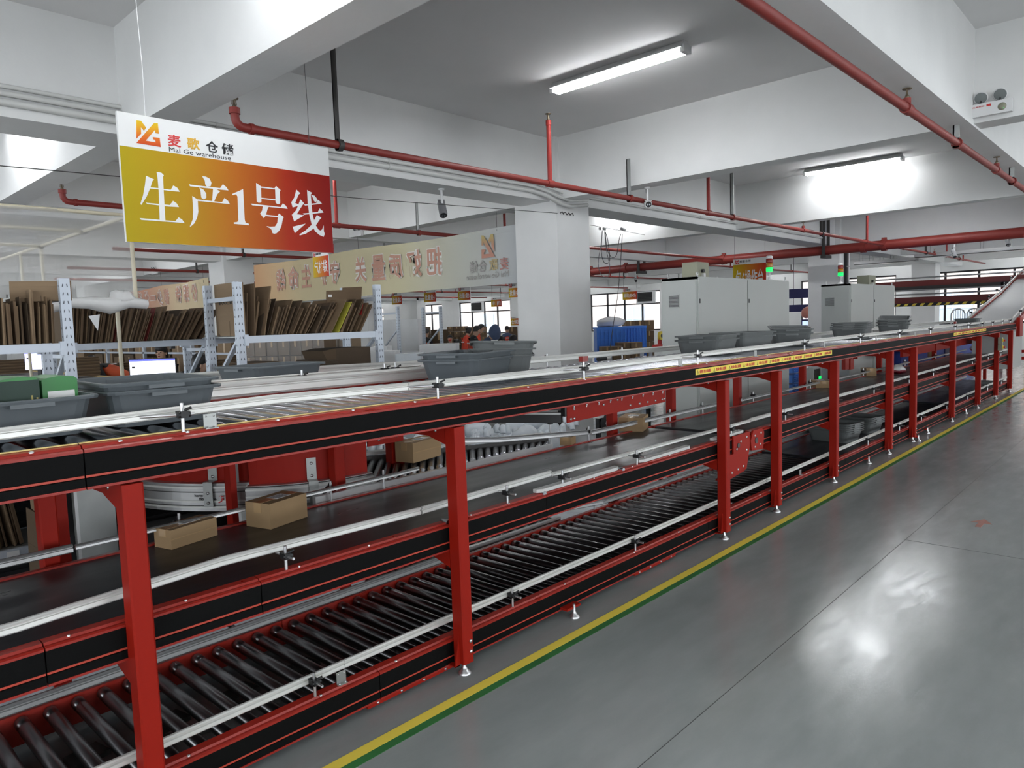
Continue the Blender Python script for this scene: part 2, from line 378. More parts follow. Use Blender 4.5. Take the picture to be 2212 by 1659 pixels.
# ---------------------------------------------------------------- batten lamps
def make_lamp(x, y, z, label, L=1.45):
    o = thing('batten_lamp', (x, y, z), label, 'lamp')
    h = MB((x, y, z)); h.ext([(x-.03, z+.07), (x+.03, z+.07), (x+.085, z+.012), (x+.085, z+.004), (x-.085, z+.004), (x-.085, z+.012)], y-L/2, y+L/2, 'y', M['fix'])
    for s in (-1, 1): h.box(x-.06, x+.06, y+s*L/2-.02, y+s*L/2+.02, z-.035, z+.03, M['fix'])
    h.build('housing', o)
    for s in (-1, 1):
        t = MB((x, y, z)); t.tube([(x+s*.042, y-L/2+.02, z-.018), (x+s*.042, y+L/2-.02, z-.018)], .014, M['tube'], 8); t.build('tube', o)
    return o
lamps = [(5.72, 3.92, 'double tube batten lamp nearest on the ceiling'), (12.18, 3.92, 'batten lamp in the second bay, before the white beam'),
         (1.9, 3.0, 'batten lamp in the left bay before the first beam'), (1.95, 8.45, 'batten lamp at the far left beyond the conduit beam'),
         (12.3, 8.4, 'batten lamp behind the big column'), (2.0, 13.0, 'batten lamp above the carton racks'), (5.2, 8.9, 'batten lamp behind the large hanging sign'), (5.2, 13.3, 'batten lamp above the pink banner side of the hall')]
for x, y, l in lamps: make_lamp(x, y, ZC-.07, l)
lm = make_lamp(20.0, -.9, ZC-.07, 'white batten lamp on the ceiling beyond or beside the conveyor bays', 1.45); lm['group'] = 'batten lamps over the rest of the hall'
for x in (-1.5, 5.7, 12.0, 15.6, 20.0, 25.2, 29.5):
    for y in (-5.6, -.9, 3.92, 8.4, 13.0, 17.8, 22.4, 27, 31.7, 36.4, 41):
        if (x, y) == (20.0, -.9) or (x < 13 and 3 < y < 9 and x > 0) or (x == 5.7 and y > 9 and y < 14): continue
        if y < 0 or x > 0:
            if y > 3.9 and x < 4 and y > 27: continue
            c = copy_tree(lm); c.location = (x, y, ZC-.07)
# ---------------------------------------------------------------- fire pipes
def head(p, parent, up=1, m='brass'):
    p = Vector(p); b = MB(p); b.lathe(p, [(.012, 0), (.016, .012), (.01, .02), (.007, .035), (.007, .055)], M[m], 10)
    for s in (-1, 1): b.bar(p+Vector((s*.016, 0, .02)), p+Vector((s*.012, 0, .058)), .005, .005, M[m])
    b.lathe(p+Vector((0, 0, .06)), [(.0, 0), (.03, 0), (.032, .006), (.0, .008)], M[m], 12)
    return b.build('sprinkler_head', parent)
def hanger(x, y, z, ztop, parent, m, w=.04):
    b = MB((x, y, z)); b.box(x-w/2, x+w/2, y-.012+.03, y+.03, z-.04, ztop, m); b.box(x-w/2, x-w/2+.01, y-.02, y+.03, z-.04, ztop, m)
    b.tube([(x-.02, y, z), (x+.02, y, z)], .045, M['dark'] if m is M['dark'] else M['pipe'], 10)
    return b.build('pipe_hanger', parent)
PZ = 3.05
def sprinkler_pipe(y, x0, x1, label, risers=(), stubs=(), hangs=(), r=.03, m='pipe', z=PZ, elbow=False):
    o = thing('sprinkler_pipe', (x0, y, z), label, 'pipe')
    b = MB((x0, y, z))
    if elbow:
        pts = [(x0, y, z+.10)] + [(x0+.06-.06*math.cos(t), y, z+.06-.06*math.sin(t)) for t in [i*math.pi/8 for i in range(5)]] + [(x1, y, z)]
        b.tube(pts, r, M[m], 12); b.tube([(x0, y, z+.08), (x0, y, z+.12)], r*1.25, M[m], 12); b.tube([(x0+.1, y, z), (x0+.13, y, z)], r*1.25, M[m], 12)
    else: b.tube([(x0, y, z), (x1, y, z)], r, M[m], 12)
    b.build('pipe', o)
    if elbow: head((x0, y, z+.12), o)
    for x, zt in risers:
        b = MB((x, y, z)); b.tube([(x, y, z+.02), (x, y, zt)], r*.8, M['pipebr'], 10); b.tube([(x, y, zt-.05), (x, y, zt)], r*.95, M['pipebr'], 10)
        b.tube([(x-.05, y, z), (x+.05, y, z)], r*1.25, M[m], 12); b.build('riser', o); head((x, y, zt), o)
    for x in stubs:
        b = MB((x, y, z)); b.tube([(x-.05, y, z), (x+.05, y, z)], r*1.3, M[m], 12); b.tube([(x, y, z), (x, y, z+.07)], r*.9, M[m], 10); b.build('coupling', o); head((x, y, z+.07), o)
    for x, zt, mm in hangs: hanger(x, y, z, zt, o, M[mm])
    return o
sprinkler_pipe(4.78, 2.43, 16.95, 'dark red sprinkler pipe running from the hanging sign to the big main pipe',
               [(5.77, 3.68), (9.12, 3.68), (15.8, 3.68)], [12.45], [(3.26, 3.98, 'dark'), (7.22, 3.5, 'galv'), (9.84, 3.98, 'galv'), (13.3, 3.98, 'dark')], elbow=True)
for x in (9.5, 18.3):
    pass
sprinkler_pipe(1.47, 1.0, 16.95, 'red sprinkler pipe along the beam at the upper right', [], [5.7, 8.98], [(7.22, 3.5, 'galv'), (9.9, 3.6, 'galv')])
sprinkler_pipe(8.48, 2.39, 16.9, 'dark red sprinkler pipe behind the hanging sign at left', [(5.67, 3.7), (9.0, 3.7)], [10.1], [(7.11, 3.5, 'galv'), (10.9, 3.98, 'dark')], elbow=True)
sprinkler_pipe(12.6, 4.2, 16.9, 'sprinkler pipe just under the hanging sign', [(8.3, 3.7)], [], [(6.4, 3.98, 'dark'), (9.6, 3.98, 'galv')])
sprinkler_pipe(16.4, 4.6, 16.9, 'upper sprinkler pipe above the pink banner', [], [], [(7.2, 3.98, 'dark')])
sprinkler_pipe(19.6, 5.2, 16.9, 'lower sprinkler pipe above the pink banner', [(9.1, 3.7)], [], [(7.0, 3.98, 'galv')])
for i, y in enumerate((-2.2, 4.78, 9.6, 13.8, 18.5, 23.0, 27.5)):
    sprinkler_pipe(y, 17.0, 27.6, ['thin sprinkler pipe beyond the main pipe over the right aisle', 'thin sprinkler pipe beyond the main pipe above the steep belt', 'thin sprinkler pipe beyond the main pipe over the EMS sign',
                   'thin sprinkler pipe beyond the main pipe right of the batch signs', 'thin sprinkler pipe above the third batch sign', 'thin sprinkler pipe above the fourth batch sign', 'thin sprinkler pipe above the fifth batch sign'][i],
                   [(19.6, 3.7)] if i != 1 else [(22.5, 3.7), (24.5, 3.7)], [18.4, 21.2], [(20.4, 3.98, 'dark'), (24.0, 3.98, 'galv')], r=.026)
o = thing('main_fire_pipe', (16.95, 2, PZ), 'thick red fire main crossing the hall below the beams', 'pipe')
b = MB((16.95, 2, PZ)); b.tube([(16.95, -8.5, PZ), (16.95, 40, PZ)], .105, M['pipe'], 20); b.build('pipe', o)
for y in (-2.2, 1.47, 4.78, 5.2, 8.48, 11.4, 12.6, 16.4, 19.6):
    b = MB((16.95, y, PZ)); b.tube([(16.95, y-.05, PZ), (16.95, y+.05, PZ)], .125, M['pipe'], 20)
    b.box(16.93, 16.97, y-.05, y+.05, PZ+.12, PZ+.16, M['pipe']); b.build('coupling', o)
for y in (6.0, 10.9, 15.6, 1.2):
    b = MB((16.95, y, PZ)); b.box(16.78, 17.14, y-.06, y+.06, PZ-.18, PZ-.11, M['dark']); b.box(16.79, 16.83, y-.03, y+.03, PZ-.11, ZC, M['dark']); b.box(17.08, 17.12, y-.03, y+.03, PZ-.11, ZC, M['dark']); b.build('pipe_bracket', o)
# ---------------------------------------------------------------- conduits on the beam
for k, (z, r, lab) in enumerate(((3.40, .016, 'uppermost white conduit on the beam face'), (3.35, .020, 'thick middle white conduit on the beam face'), (3.29, .026, 'thick lowest white conduit on the beam face'))):
    o = thing('conduit', (-4, 6.02, z), lab, 'conduit')
    b = MB((-4, 6.02, z)); b.tube([(-4, 6.03, z), (6.9, 6.03, z), (7.15, 5.99, z-.04), (7.28, 5.90, z-.09-.02*k), (7.5, 5.90, z-.13-.015*k), (7.9, 5.91, z-.10), (8.1, 6.03, z-.03*k), (16.9, 6.03, z-.03*k)][:8 if k < 2 else 6], r, M['pvc'], 10); b.build('pipe', o)
    for x in [-1, 1.0, 2.9, 4.7, 6.3, 9.5, 11.2, 13.0][:8 if k < 2 else 5]:
        c = MB((x, 6.02, z)); zz = z if x < 7 else z-.03*k; c.tube([(x-.012, 6.03, zz), (x+.012, 6.03, zz)], r*1.25, M['pvc'], 10); c.build('clip', o)
o = thing('conduit', (3, 1.66, 3.24), 'white conduit beside the beam at the upper right', 'conduit')
b = MB((3, 1.66, 3.24)); b.tube([(0, 1.62, 3.25), (6.9, 1.62, 3.25), (7.1, 1.62, 3.2), (7.6, 1.62, 3.16), (9.5, 1.60, 3.2)], .014, M['pvc'], 8); b.build('pipe', o)
for x in (4.1, 5.1, 6.0): c = MB((x, 1.62, 3.25)); c.tube([(x, 1.62, 3.25), (x+.03, 1.62, 3.25)], .02, M['pvc'], 8); c.build('clip', o)

# cable trays below the far ceiling and the black riser on the second column
for pts, X, lab in (((1975, 2212), 21.3, 'grey cable tray under the far beams at the right'), ((1845, 1935), 22.5, 'short grey cable tray left of the third column')):
    o = thing('cable_tray', at(pts[0], 552, X=X), lab, 'cable tray'); a = at(pts[0], 553, X=X); c = at(pts[1], 552-.08*(pts[1]-pts[0]), X=X); z = 3.0
    b = MB(a); b.box(X, X+.35, c.y-.5, a.y, z, z+.015, M['alu2']); b.box(X, X+.01, c.y-.5, a.y, z, z+.10, M['alu2']); b.box(X+.34, X+.35, c.y-.5, a.y, z, z+.10, M['alu2']); b.build('tray', o)
    n = 4
    for k in range(n): y = c.y+(a.y-c.y)*(k+.5)/n; b = MB((X, y, z)); b.tube([(X+.01, y, z), (X+.01, y, ZC)], .008, M['galv'], 6); b.tube([(X+.34, y, z), (X+.34, y, ZC)], .008, M['galv'], 6); b.build('hanger_rod', o)
o = thing('cable_riser', (17.9, 5.86, 2.2), 'black vertical cable duct on the second column', 'cable duct'); b = MB((17.95, 5.86, 2.2)); b.box(17.98, 18.10, 5.88, 5.95, 0.0, 3.2, M['black']); b.build('duct', o)
for z in (2.3, 2.7): b = MB((18, 5.86, z)); b.box(17.96, 18.12, 5.87, 5.88, z, z+.03, M['galv']); b.build('strap', o)
# ================================================================ CONVEYORS
XE = 17.1
def rail_seg(x0, x1, y, z, parent, near=True, strip=True, seam=True):
    """side rail: black ribbed panel facing +-Y with a red groove strip and a red folded flange on top"""
    s = 1 if near else -1
    g = .004 if seam else 0
    b = MB((x0, y, z)); x0 += g/2; x1 -= g/2
    prof = [(y, z), (y, z-.066), (y+s*.006, z-.068), (y+s*.006, z-.076), (y, z-.078), (y, z-.103), (y+s*.02, z-.106), (y+s*.02, z)]
    b.ext(prof, x0, x1, 'x', M['rail'])
    o = b.build('side_rail', parent)
    b = MB((x0, y, z)); b.box(x0, x1, min(y+s*.0035, y+s*.008), max(y+s*.0035, y+s*.008), z-.0755, z-.0685, M['groove']); b.build('groove_strip', o)
    b = MB((x0, y, z))
    b.ext([(y-s*.002, z+.001), (y-s*.002, z+.009), (y+s*.004, z+.013), (y+s*.014, z+.014), (y+s*.018, z+.022), (y+s*.052, z+.024), (y+s*.052, z-.10), (y+s*.047, z-.10), (y+s*.047, z+.001)], x0, x1, 'x', M['redw'])
    b.ext([(y-s*.001, z-.104), (y+s*.03, z-.104), (y+s*.03, z-.112), (y-s*.001, z-.112)], x0, x1, 'x', M['redw'])
    b.build('flange', o)
    if strip:
        b = MB((x0, y, z)); b.box(x0, x1, min(y+s*.044, y+s*.053), max(y+s*.044, y+s*.053), z+.0245, z+.028, M['ystrip']); b.build('edge_strip', o)
    return o
def bolts(xs, y, z, parent, ax=(0, 0, 1), r=.007):
    b0 = MB((xs[0], y, z)); b0.lathe((xs[0], y, z), [(r, 0), (r, .004), (r*.6, .006), (0, .007)], M['bolt'], 8, ax)
    o = b0.build('bolt', parent)
    for x in xs[1:]:
        c = link('bolt', o.data, parent, (x, y, z))
rollm = {}
def rollers(xs, y0, y1, z, r, parent, m, ang=0):
    k = (round(y1-y0, 3), r, m.name)
    if k not in rollm:
        L = y1-y0; b = MB()
        ys = [0, .004, .05, .055, .075, .08, L-.02, L]; rr = [r*.8, r, r, r*.9, r*.9, r, r, r*.8]
        b.tube([(0, L-t, 0) for t in ys], rr, m, 12)
        rollm[k] = b.mesh('roller')
    for x in xs:
        o = link('roller', rollm[k], parent, (x, y0, z)); o.rotation_euler.z = ang
def guard(pts, parent, h=.036, t=.016, m='alu', name='guard_rail'):
    """extruded aluminium guide profile with a round top bead and a groove"""
    b = MB(pts[0]); n = len(pts)
    prof = [(-t*.35, -h*.5), (t*.35, -h*.5), (t*.55, -h*.38), (t*.5, -h*.02), (t*.1, h*.04), (t*.1, h*.12), (t*.55, h*.17), (t*.62, h*.32), (t*.35, h*.46), (0, h*.5), (-t*.35, h*.46), (-t*.62, h*.32), (-t*.55, h*.17), (-t*.1, h*.12), (-t*.1, h*.04), (-t*.5, -h*.02), (-t*.55, -h*.38)]
    k = len(prof); vs = []
    for i, p in enumerate(pts):
        d = (Vector(pts[min(i+1, n-1)]) - Vector(pts[max(i-1, 0)])); d.z = 0; d.normalize(); q = Vector((-d.y, d.x, 0))
        vs += [Vector(p) + q*a + Vector((0, 0, c)) for a, c in prof]
    fs = [(i*k+j, i*k+(j+1) % k, (i+1)*k+(j+1) % k, (i+1)*k+j) for i in range(n-1) for j in range(k)] + [tuple(range(k)), tuple(range(n*k-1, (n-1)*k-1, -1))]
    b.add(vs, fs, M[m]); return b.build(name, parent)
def clamp(x, yf, zf, yg, zg, parent, out=.05, dx=-.0, sensor=False):
    """rod standing on the flange, cross rod to the guide and black clamp block"""
    o = MB((x, yf, zf)); s = 1 if yg > yf else -1
    o.tube([(x, yf, zf), (x, yf, zg+.035)], .0065, M['bolt'], 8); o.tube([(x+dx, yg, zg-.004), (x, yf, zg-.004), (x+dx*-.3, yf-s*out, zg-.004)], .0055, M['bolt'], 8)
    r = o.build('guide_post', parent)
    b = MB((x, yf, zg)); b.obox((x, yf, zg-.003), (.026, .045, .022), M['black']); b.tube([(x-.02, yf-s*.012, zg-.003), (x+.02, yf-s*.012, zg-.003)], .011, M['black'], 8)
    b.tube([(x, yf-s*.02, zg+.012), (x+.02, yf-s*.03, zg+.02)], .005, M['black'], 6); b.build('clamp_block', r)
    if sensor:
        b = MB((x, yf, zg+.04)); b.obox((x, yf, zg+.052), (.05, .03, .03), M['lensr']); b.build('reflector', r)
    return r
def plate(x, y, z, parent, w=.045, h=.05):
    b = MB((x, y, z)); b.box(x-w/2, x+w/2, y+.012, y+.016, z, z+h, M['galv']); b.box(x-w/2, x+w/2, y-.004, y+.016, z, z+.003, M['galv'])
    for s in (-1, 1):
        b.lathe((x+s*w*.3, y+.012, z+h*.85), [(.0035, 0), (.003, .003), (0, .004)], M['bolt'], 6, (0, -1, 0)); b.lathe((x+s*w*.3, y+.004, z+.003), [(.004, 0), (.003, .004), (0, .005)], M['bolt'], 6)
    return b.build('joint_plate', parent)
joints = [-.9, .68, 4.95, 7.75, 10.7, 13.6, 15.6, XE]
# ---- upper roller conveyor
top = thing('roller_conveyor', (0, 2.42, 1.18), 'topmost conveyor tier with shiny rollers carrying grey bins', 'conveyor', 'tiers of the long red conveyor')
ZT = 1.30
for a, b_ in zip(joints, joints[1:]): rail_seg(a, b_, 2.42, ZT, top)
for a, b_ in zip([-.9, 3.0, 6.5, 10.0, 13.6], [3.0, 6.5, 10.0, 13.6, XE]): rail_seg(a, b_, 3.37, ZT, top, near=False, strip=False)
nx = int((9.2-.1)/.0865)
rollers([.105+.0865*i for i in range(nx)], 2.475, 3.315, ZT+.003, .0285, top, M['steel'])
xb = .105+.0865*nx
M['beltl'] = mat('pale_grey_belt', (.30, .31, .32), .32, noise=.15, nscale=2, rvar=.1)  # pale tone painted in for the reflection on the far belt
b = MB((xb, 2.5, ZT)); b.box(xb, XE, 2.476, 3.314, ZT-.004, ZT+.026, M['beltl']); b.build('belt', top)
b = MB((0, 2.9, ZT-.09)); b.box(-.9, XE, 2.475, 3.315, ZT-.108, ZT-.102, M['dark']); b.build('under_tray', top)
bolts([.36, .55, .79, 1.0, 1.33, 1.66, 1.98, 2.3, 2.72, 3.2, 3.6, 4.0, 4.6, 5.1, 5.6, 6.1], 2.438, ZT+.019, top)
guard([(-.9, 2.512, 1.375), (.5, 2.512, 1.378), (1.0, 2.512, 1.386), (1.35, 2.512, 1.392), (2.0, 2.512, 1.384)], top)
guard([(2.003, 2.512, 1.384), (3.2, 2.512, 1.378), (5.0, 2.512, 1.385), (5.28, 2.512, 1.385)], top)
guard([(5.285, 2.512, 1.385), (8.0, 2.512, 1.392), (10.6, 2.512, 1.392)], top)
guard([(10.605, 2.512, 1.392), (13.2, 2.512, 1.392), (17.2, 2.512, 1.392)], top)
guard([(3.3, 3.325, 1.385), (6.2, 3.325, 1.38), (9.7, 3.325, 1.385), (17.4, 3.325, 1.39)], top, h=.045)
for x in (.99, 2.12, 3.2, 4.49, 6.4, 7.9, 9.3, 10.7, 12.1, 13.0, 14.0, 14.9, 15.8, 16.6): clamp(x, 2.446, ZT+.022, 2.512, 1.385, top, out=.01, dx=-.12, sensor=x in (3.2, 12.1))
for x in (3.95, 4.9, 5.9, 7.9, 11.0, 14.0): clamp(x, 3.35, ZT+.022, 3.325, 1.385, top, out=.02)
for x in (1.085, 4.27, 5.42, 6.9, 8.45, 10.0, 12.6): plate(x, 2.440, ZT+.022, top)
# warning tape
def warn_tape(x0, x1, label):
    o = MB((x0, 2.42, ZT-.03)); o.box(x0, x1, 2.4185, 2.4195, ZT-.046, ZT-.006, M['ylw']); t = o.build('warning_tape', top, label)
    n = int((x1-x0)/.228); st = (x1-x0)/n
    tri = MB((x0, 2.418, ZT-.03)); X = x0+.018
    tri.ext([(X, ZT-.041), (X+.026, ZT-.041), (X+.013, ZT-.014)], 2.4178, 2.4185, 'y', M['ink'])
    tri.ext([(X+.006, ZT-.0385), (X+.020, ZT-.0385), (X+.013, ZT-.021)], 2.4172, 2.4178, 'y', M['ylw']); tri.box(X+.0122, X+.0138, 2.417, 2.4172, ZT-.036, ZT-.026, M['ink'])
    q = tri.build('warning_triangle', t)
    w = text('危险! 禁止踩踏', .03, M['redp'], (x0+.055, 2.4183, ZT-.038), (1, 0, 0), (0, 0, 1), t, bold=.0006, width=.155, height=.023)
    for k in range(1, n):
        for src in (q, w):
            if src:
                c = src.copy(); C.objects.link(c); c.location.x += st*k
warn_tape(4.41, 7.0, 'yellow warning tape with red characters'); warn_tape(11.9, 14.2, 'yellow warning tape with red characters')
# ---- middle belt conveyor
mid = thing('belt_conveyor', (0, 2.49, .58), 'middle conveyor tier with a flat black belt carrying parcels', 'conveyor', 'tiers of the long red conveyor')
ZM = .705
jm = [-1.5, .55, 1.25, 2.9, 5.1]; jm2 = [5.42, 8.6, 11.3, 13.9, XE]
for J in (jm, jm2):
    for a, b_ in zip(J, J[1:]): rail_seg(a, b_, 2.49, ZM, mid, strip=False)
for a, b_ in zip([-1.5, 5.3, 9.0, 13.0], [5.26, 9.0, 13.0, XE]): rail_seg(a, b_, 3.36, ZM, mid, near=False, strip=False)
for a, b_ in ((-1.5, 5.24), (5.30, 11.2), (11.25, XE-.1)):
    b = MB((a, 2.9, ZM)); pr = [(a, ZM-.02), (a+.012, ZM+.008), (a+.03, ZM+.016), (b_-.03, ZM+.016), (b_-.012, ZM+.008), (b_, ZM-.02), (b_-.012, ZM-.05), (b_-.03, ZM-.06), (a+.03, ZM-.06), (a+.012, ZM-.05)]
    b.ext(pr, 2.555, 3.305, 'y', M['belt']); b.build('belt', mid)
bolts([.35, .62, .98, 1.42, 1.75, 2.35, 2.62, 3.35, 3.75, 4.2], 2.505, ZM+.020, mid, r=.005)
guard([(-1.0, 2.585, .775), (.5, 2.585, .775), (1.15, 2.585, .805), (2.1, 2.585, .79)], mid)
guard([(2.11, 2.585, .79), (3.05, 2.585, .80)], mid); guard([(3.06, 2.585, .79), (5.6, 2.585, .785)], mid, h=.026)
guard([(5.61, 2.585, .79), (9.5, 2.585, .79)], mid, h=.032); guard([(9.51, 2.585, .79), (17.3, 2.585, .79)], mid, h=.032)
for x in (1.37, 2.62, 3.07, 3.82, 5.12, 6.15, 7.4, 8.6, 10.0, 11.2, 12.5, 13.7, 15.0, 16.2): clamp(x, 2.515, ZM+.022, 2.585, .785, mid, out=.06)
guard([(-1.0, 3.27, .80), (.85, 3.27, .80)], mid, m='alu2'); guard([(.86, 3.27, .80), (2.5, 3.27, .81), (2.66, 3.27, .815)], mid, m='alu2', h=.022)
guard([(4.35, 3.27, .80), (6.4, 3.28, .80)], mid, m='alu2'); guard([(6.9, 3.27, .79), (17.2, 3.27, .79)], mid, m='alu2', h=.026)
for x in (1.3, 2.1, 2.45, 4.4, 5.6, 6.2, 7.3, 8.9, 10.9, 13, 15): clamp(x, 3.33, ZM+.022, 3.27, .80, mid, out=.0)
for x0, x1 in ((2.86, 3.62), (3.86, 4.5), (4.85, 5.34)):
    b = MB((x0, 2.53, ZM)); b.ext([(x0, 2.525), (x0+.03, 2.505), (x1-.03, 2.505), (x1, 2.52), (x1, 2.55), (x0, 2.55)], ZM+.026, ZM+.045, 'z', M['pvc']); b.build('white_guide_strip', mid)
for x in (2.2, 2.9, 3.65):
    b = MB((x, 2.52, ZM)); b.tube([(x, 2.50, ZM+.018), (x, 2.55, ZM+.018)], .014, M['steel'], 10); b.build('roller_end', mid)
# drive station where the two belts meet
d = thing('drive_unit', (5.25, 2.49, .5), 'red bolted drive bracket hanging where the middle belt is divided', 'drive')
b = MB((5.25, 2.49, .5)); b.ext([(4.93, .42), (5.30, .45), (5.36, .62), (5.36, .735), (5.08, .735), (5.08, .60), (4.93, .60)], 2.475, 2.488, 'y', M['red']); b.ext([(4.95, .42), (5.27, .45), (5.27, .44), (4.95, .41)], 2.475, 2.56, 'y', M['red']); b.build('side_plate', d)
b = MB((5.5, 2.49, .6)); b.ext([(5.39, .58), (5.60, .56), (5.62, .70), (5.58, .735), (5.42, .735), (5.37, .66)], 2.472, 2.486, 'y', M['red']); b.build('side_plate', d)
for x, z in ((4.99, .46), (5.05, .46), (5.15, .47), (5.24, .48), (5.13, .63), (5.20, .68), (5.30, .60), (5.30, .70), (5.45, .69), (5.55, .61), (5.56, .70), (5.45, .60)):
    b = MB((x, 2.475, z)); b.lathe((x, 2.475, z), [(.010, 0), (.010, .006), (0, .007)], M['bolt'], 6, (0, -1, 0)); b.build('bolt', d)
b = MB((5.15, 2.49, .62)); b.tube([(5.16, 2.47, .655), (5.16, 2.50, .655)], .02, M['dark'], 10); b.tube([(5.47, 2.468, .65), (5.47, 2.50, .65)], .026, M['dark'], 10); b.build('bearing', d)
M['trough'] = mat('pale_galvanised_sheet', (.58, .62, .66), .5, metal=.3, noise=.12, nscale=12)
# ---- lower roller conveyor
low = thing('roller_conveyor', (0, 2.49, .05), 'lowest conveyor tier near the floor with long dark rollers', 'conveyor', 'tiers of the long red conveyor')
ZL = .155
for a, b_ in zip([-1.5, 1.76, 4.7, 7.6, 10.6, 13.7], [1.76, 4.7, 7.6, 10.6, 13.7, XE]): rail_seg(a, b_, 2.49, ZL, low, strip=False)
for a, b_ in zip([-1.5, 1.76, 4.7, 9.0, 13.0], [1.76, 4.7, 9.0, 13.0, XE]): rail_seg(a, b_, 3.36, ZL, low, near=False, strip=False)
RL = [.0385+.0985*i for i in range(-4, 75)]
rollers(RL, 2.545, 3.30, ZL-.008, .0265, low, M['steeld'])
b = MB((7.45, 2.9, ZL)); b.box(7.45, 9.9, 2.55, 3.30, ZL-.01, ZL+.02, M['belt']); b.build('belt', low)
rollers([9.97+.0985*i for i in range(28)], 2.545, 3.30, ZL-.008, .0265, low, M['steeld'])
b = MB((12.8, 2.9, ZL)); b.box(12.78, XE, 2.55, 3.30, ZL-.01, ZL+.02, M['belt']); b.build('belt', low)
for i in range(26):      # brackets under the rollers
    x = .45+.3*i
    if x < 7.3:
        c = MB((x, 2.9, ZL-.06)); c.obox((x, 2.93, ZL-.055), (.12, .10, .02), M['dark'], rz=.2); c.obox((x+.03, 2.82, ZL-.075), (.20, .03, .03), M['dark'], rz=-.3); c.build('roller_drive_block', low)
bolts([.95, 1.48, 1.86, 3.05, 3.75, 4.3, 4.9, 5.6, 6.6], 2.503, ZL+.019, low, r=.006)
guard([(-1.0, 2.545, .235), (1.0, 2.545, .238), (1.62, 2.545, .242)], low); guard([(1.622, 2.545, .242), (4.4, 2.545, .245), (5.8, 2.545, .25)], low); guard([(5.81, 2.545, .25), (9.6, 2.545, .25)], low); guard([(9.61, 2.545, .25), (17.3, 2.545, .25)], low)
for x in (-.3, 1.46, 2.63, 3.78, 5.0, 5.95, 7.3, 8.4, 9.6, 10.6, 12, 13.4, 15, 16.3): clamp(x, 2.513, ZL+.022, 2.547, .242, low, out=.06)
for x in (1.59, 6.5): plate(x, 2.508, ZL+.022, low)
guard([(-1.5, 3.22, .25), (2.9, 3.22, .25)], low, m='alu2', h=.045); guard([(4.15, 3.35, .25), (4.45, 3.25, .25), (5.3, 3.22, .25), (7.3, 3.22, .25)], low, m='alu2', h=.045); guard([(7.31, 3.22, .25), (17, 3.22, .25)], low, m='alu2', h=.04)
for x in (.3, 1.5, 2.5, 4.45, 5.4, 6.6, 7.6, 9): clamp(x, 3.33, ZL+.022, 3.24, .25, low, out=.0)
b = MB((0, 3.5, .18)); b.box(-1.0, 2.35, 3.43, 3.80, .185, .195, M['trough']); b.box(-1.0, 2.35, 3.79, 3.80, .195, .26, M['trough']); b.box(-1.0, 2.35, 3.42, 3.43, .16, .21, M['trough']); b.build('side_trough', low)
for x in (1.95, 4.0):
    b = MB((x, 2.5, .02)); b.box(x-.25, x+.25, 2.50, 2.56, .022, .046, M['red'])
    for k in range(4): b.lathe((x-.2+.13*k, 2.5, .034), [(.006, 0), (.006, .006), (0, .007)], M['bolt'], 6, (0, -1, 0))
    b.build('floor_bracket', low)
def foot(p, r=.033):
    x, y = p; b = MB((x, y, 0)); b.lathe((x, y, 0), [(r*1.0, 0), (r, .004), (r*.82, .012), (r*.45, .022), (.011, .030), (.009, .036), (.0075, .075)], M['bolt'], 14); return b
for i, (x, y) in enumerate(((3.05, 2.44), (8.25, 2.46), (10.0, 2.40), (10.7, 2.46), (13.0, 2.46))):
    b = foot((x, y), .03); b.box(x-.06, x+.06, y+.0, y+.07, .05, .062, M['red']); b.build('levelling_foot', low)
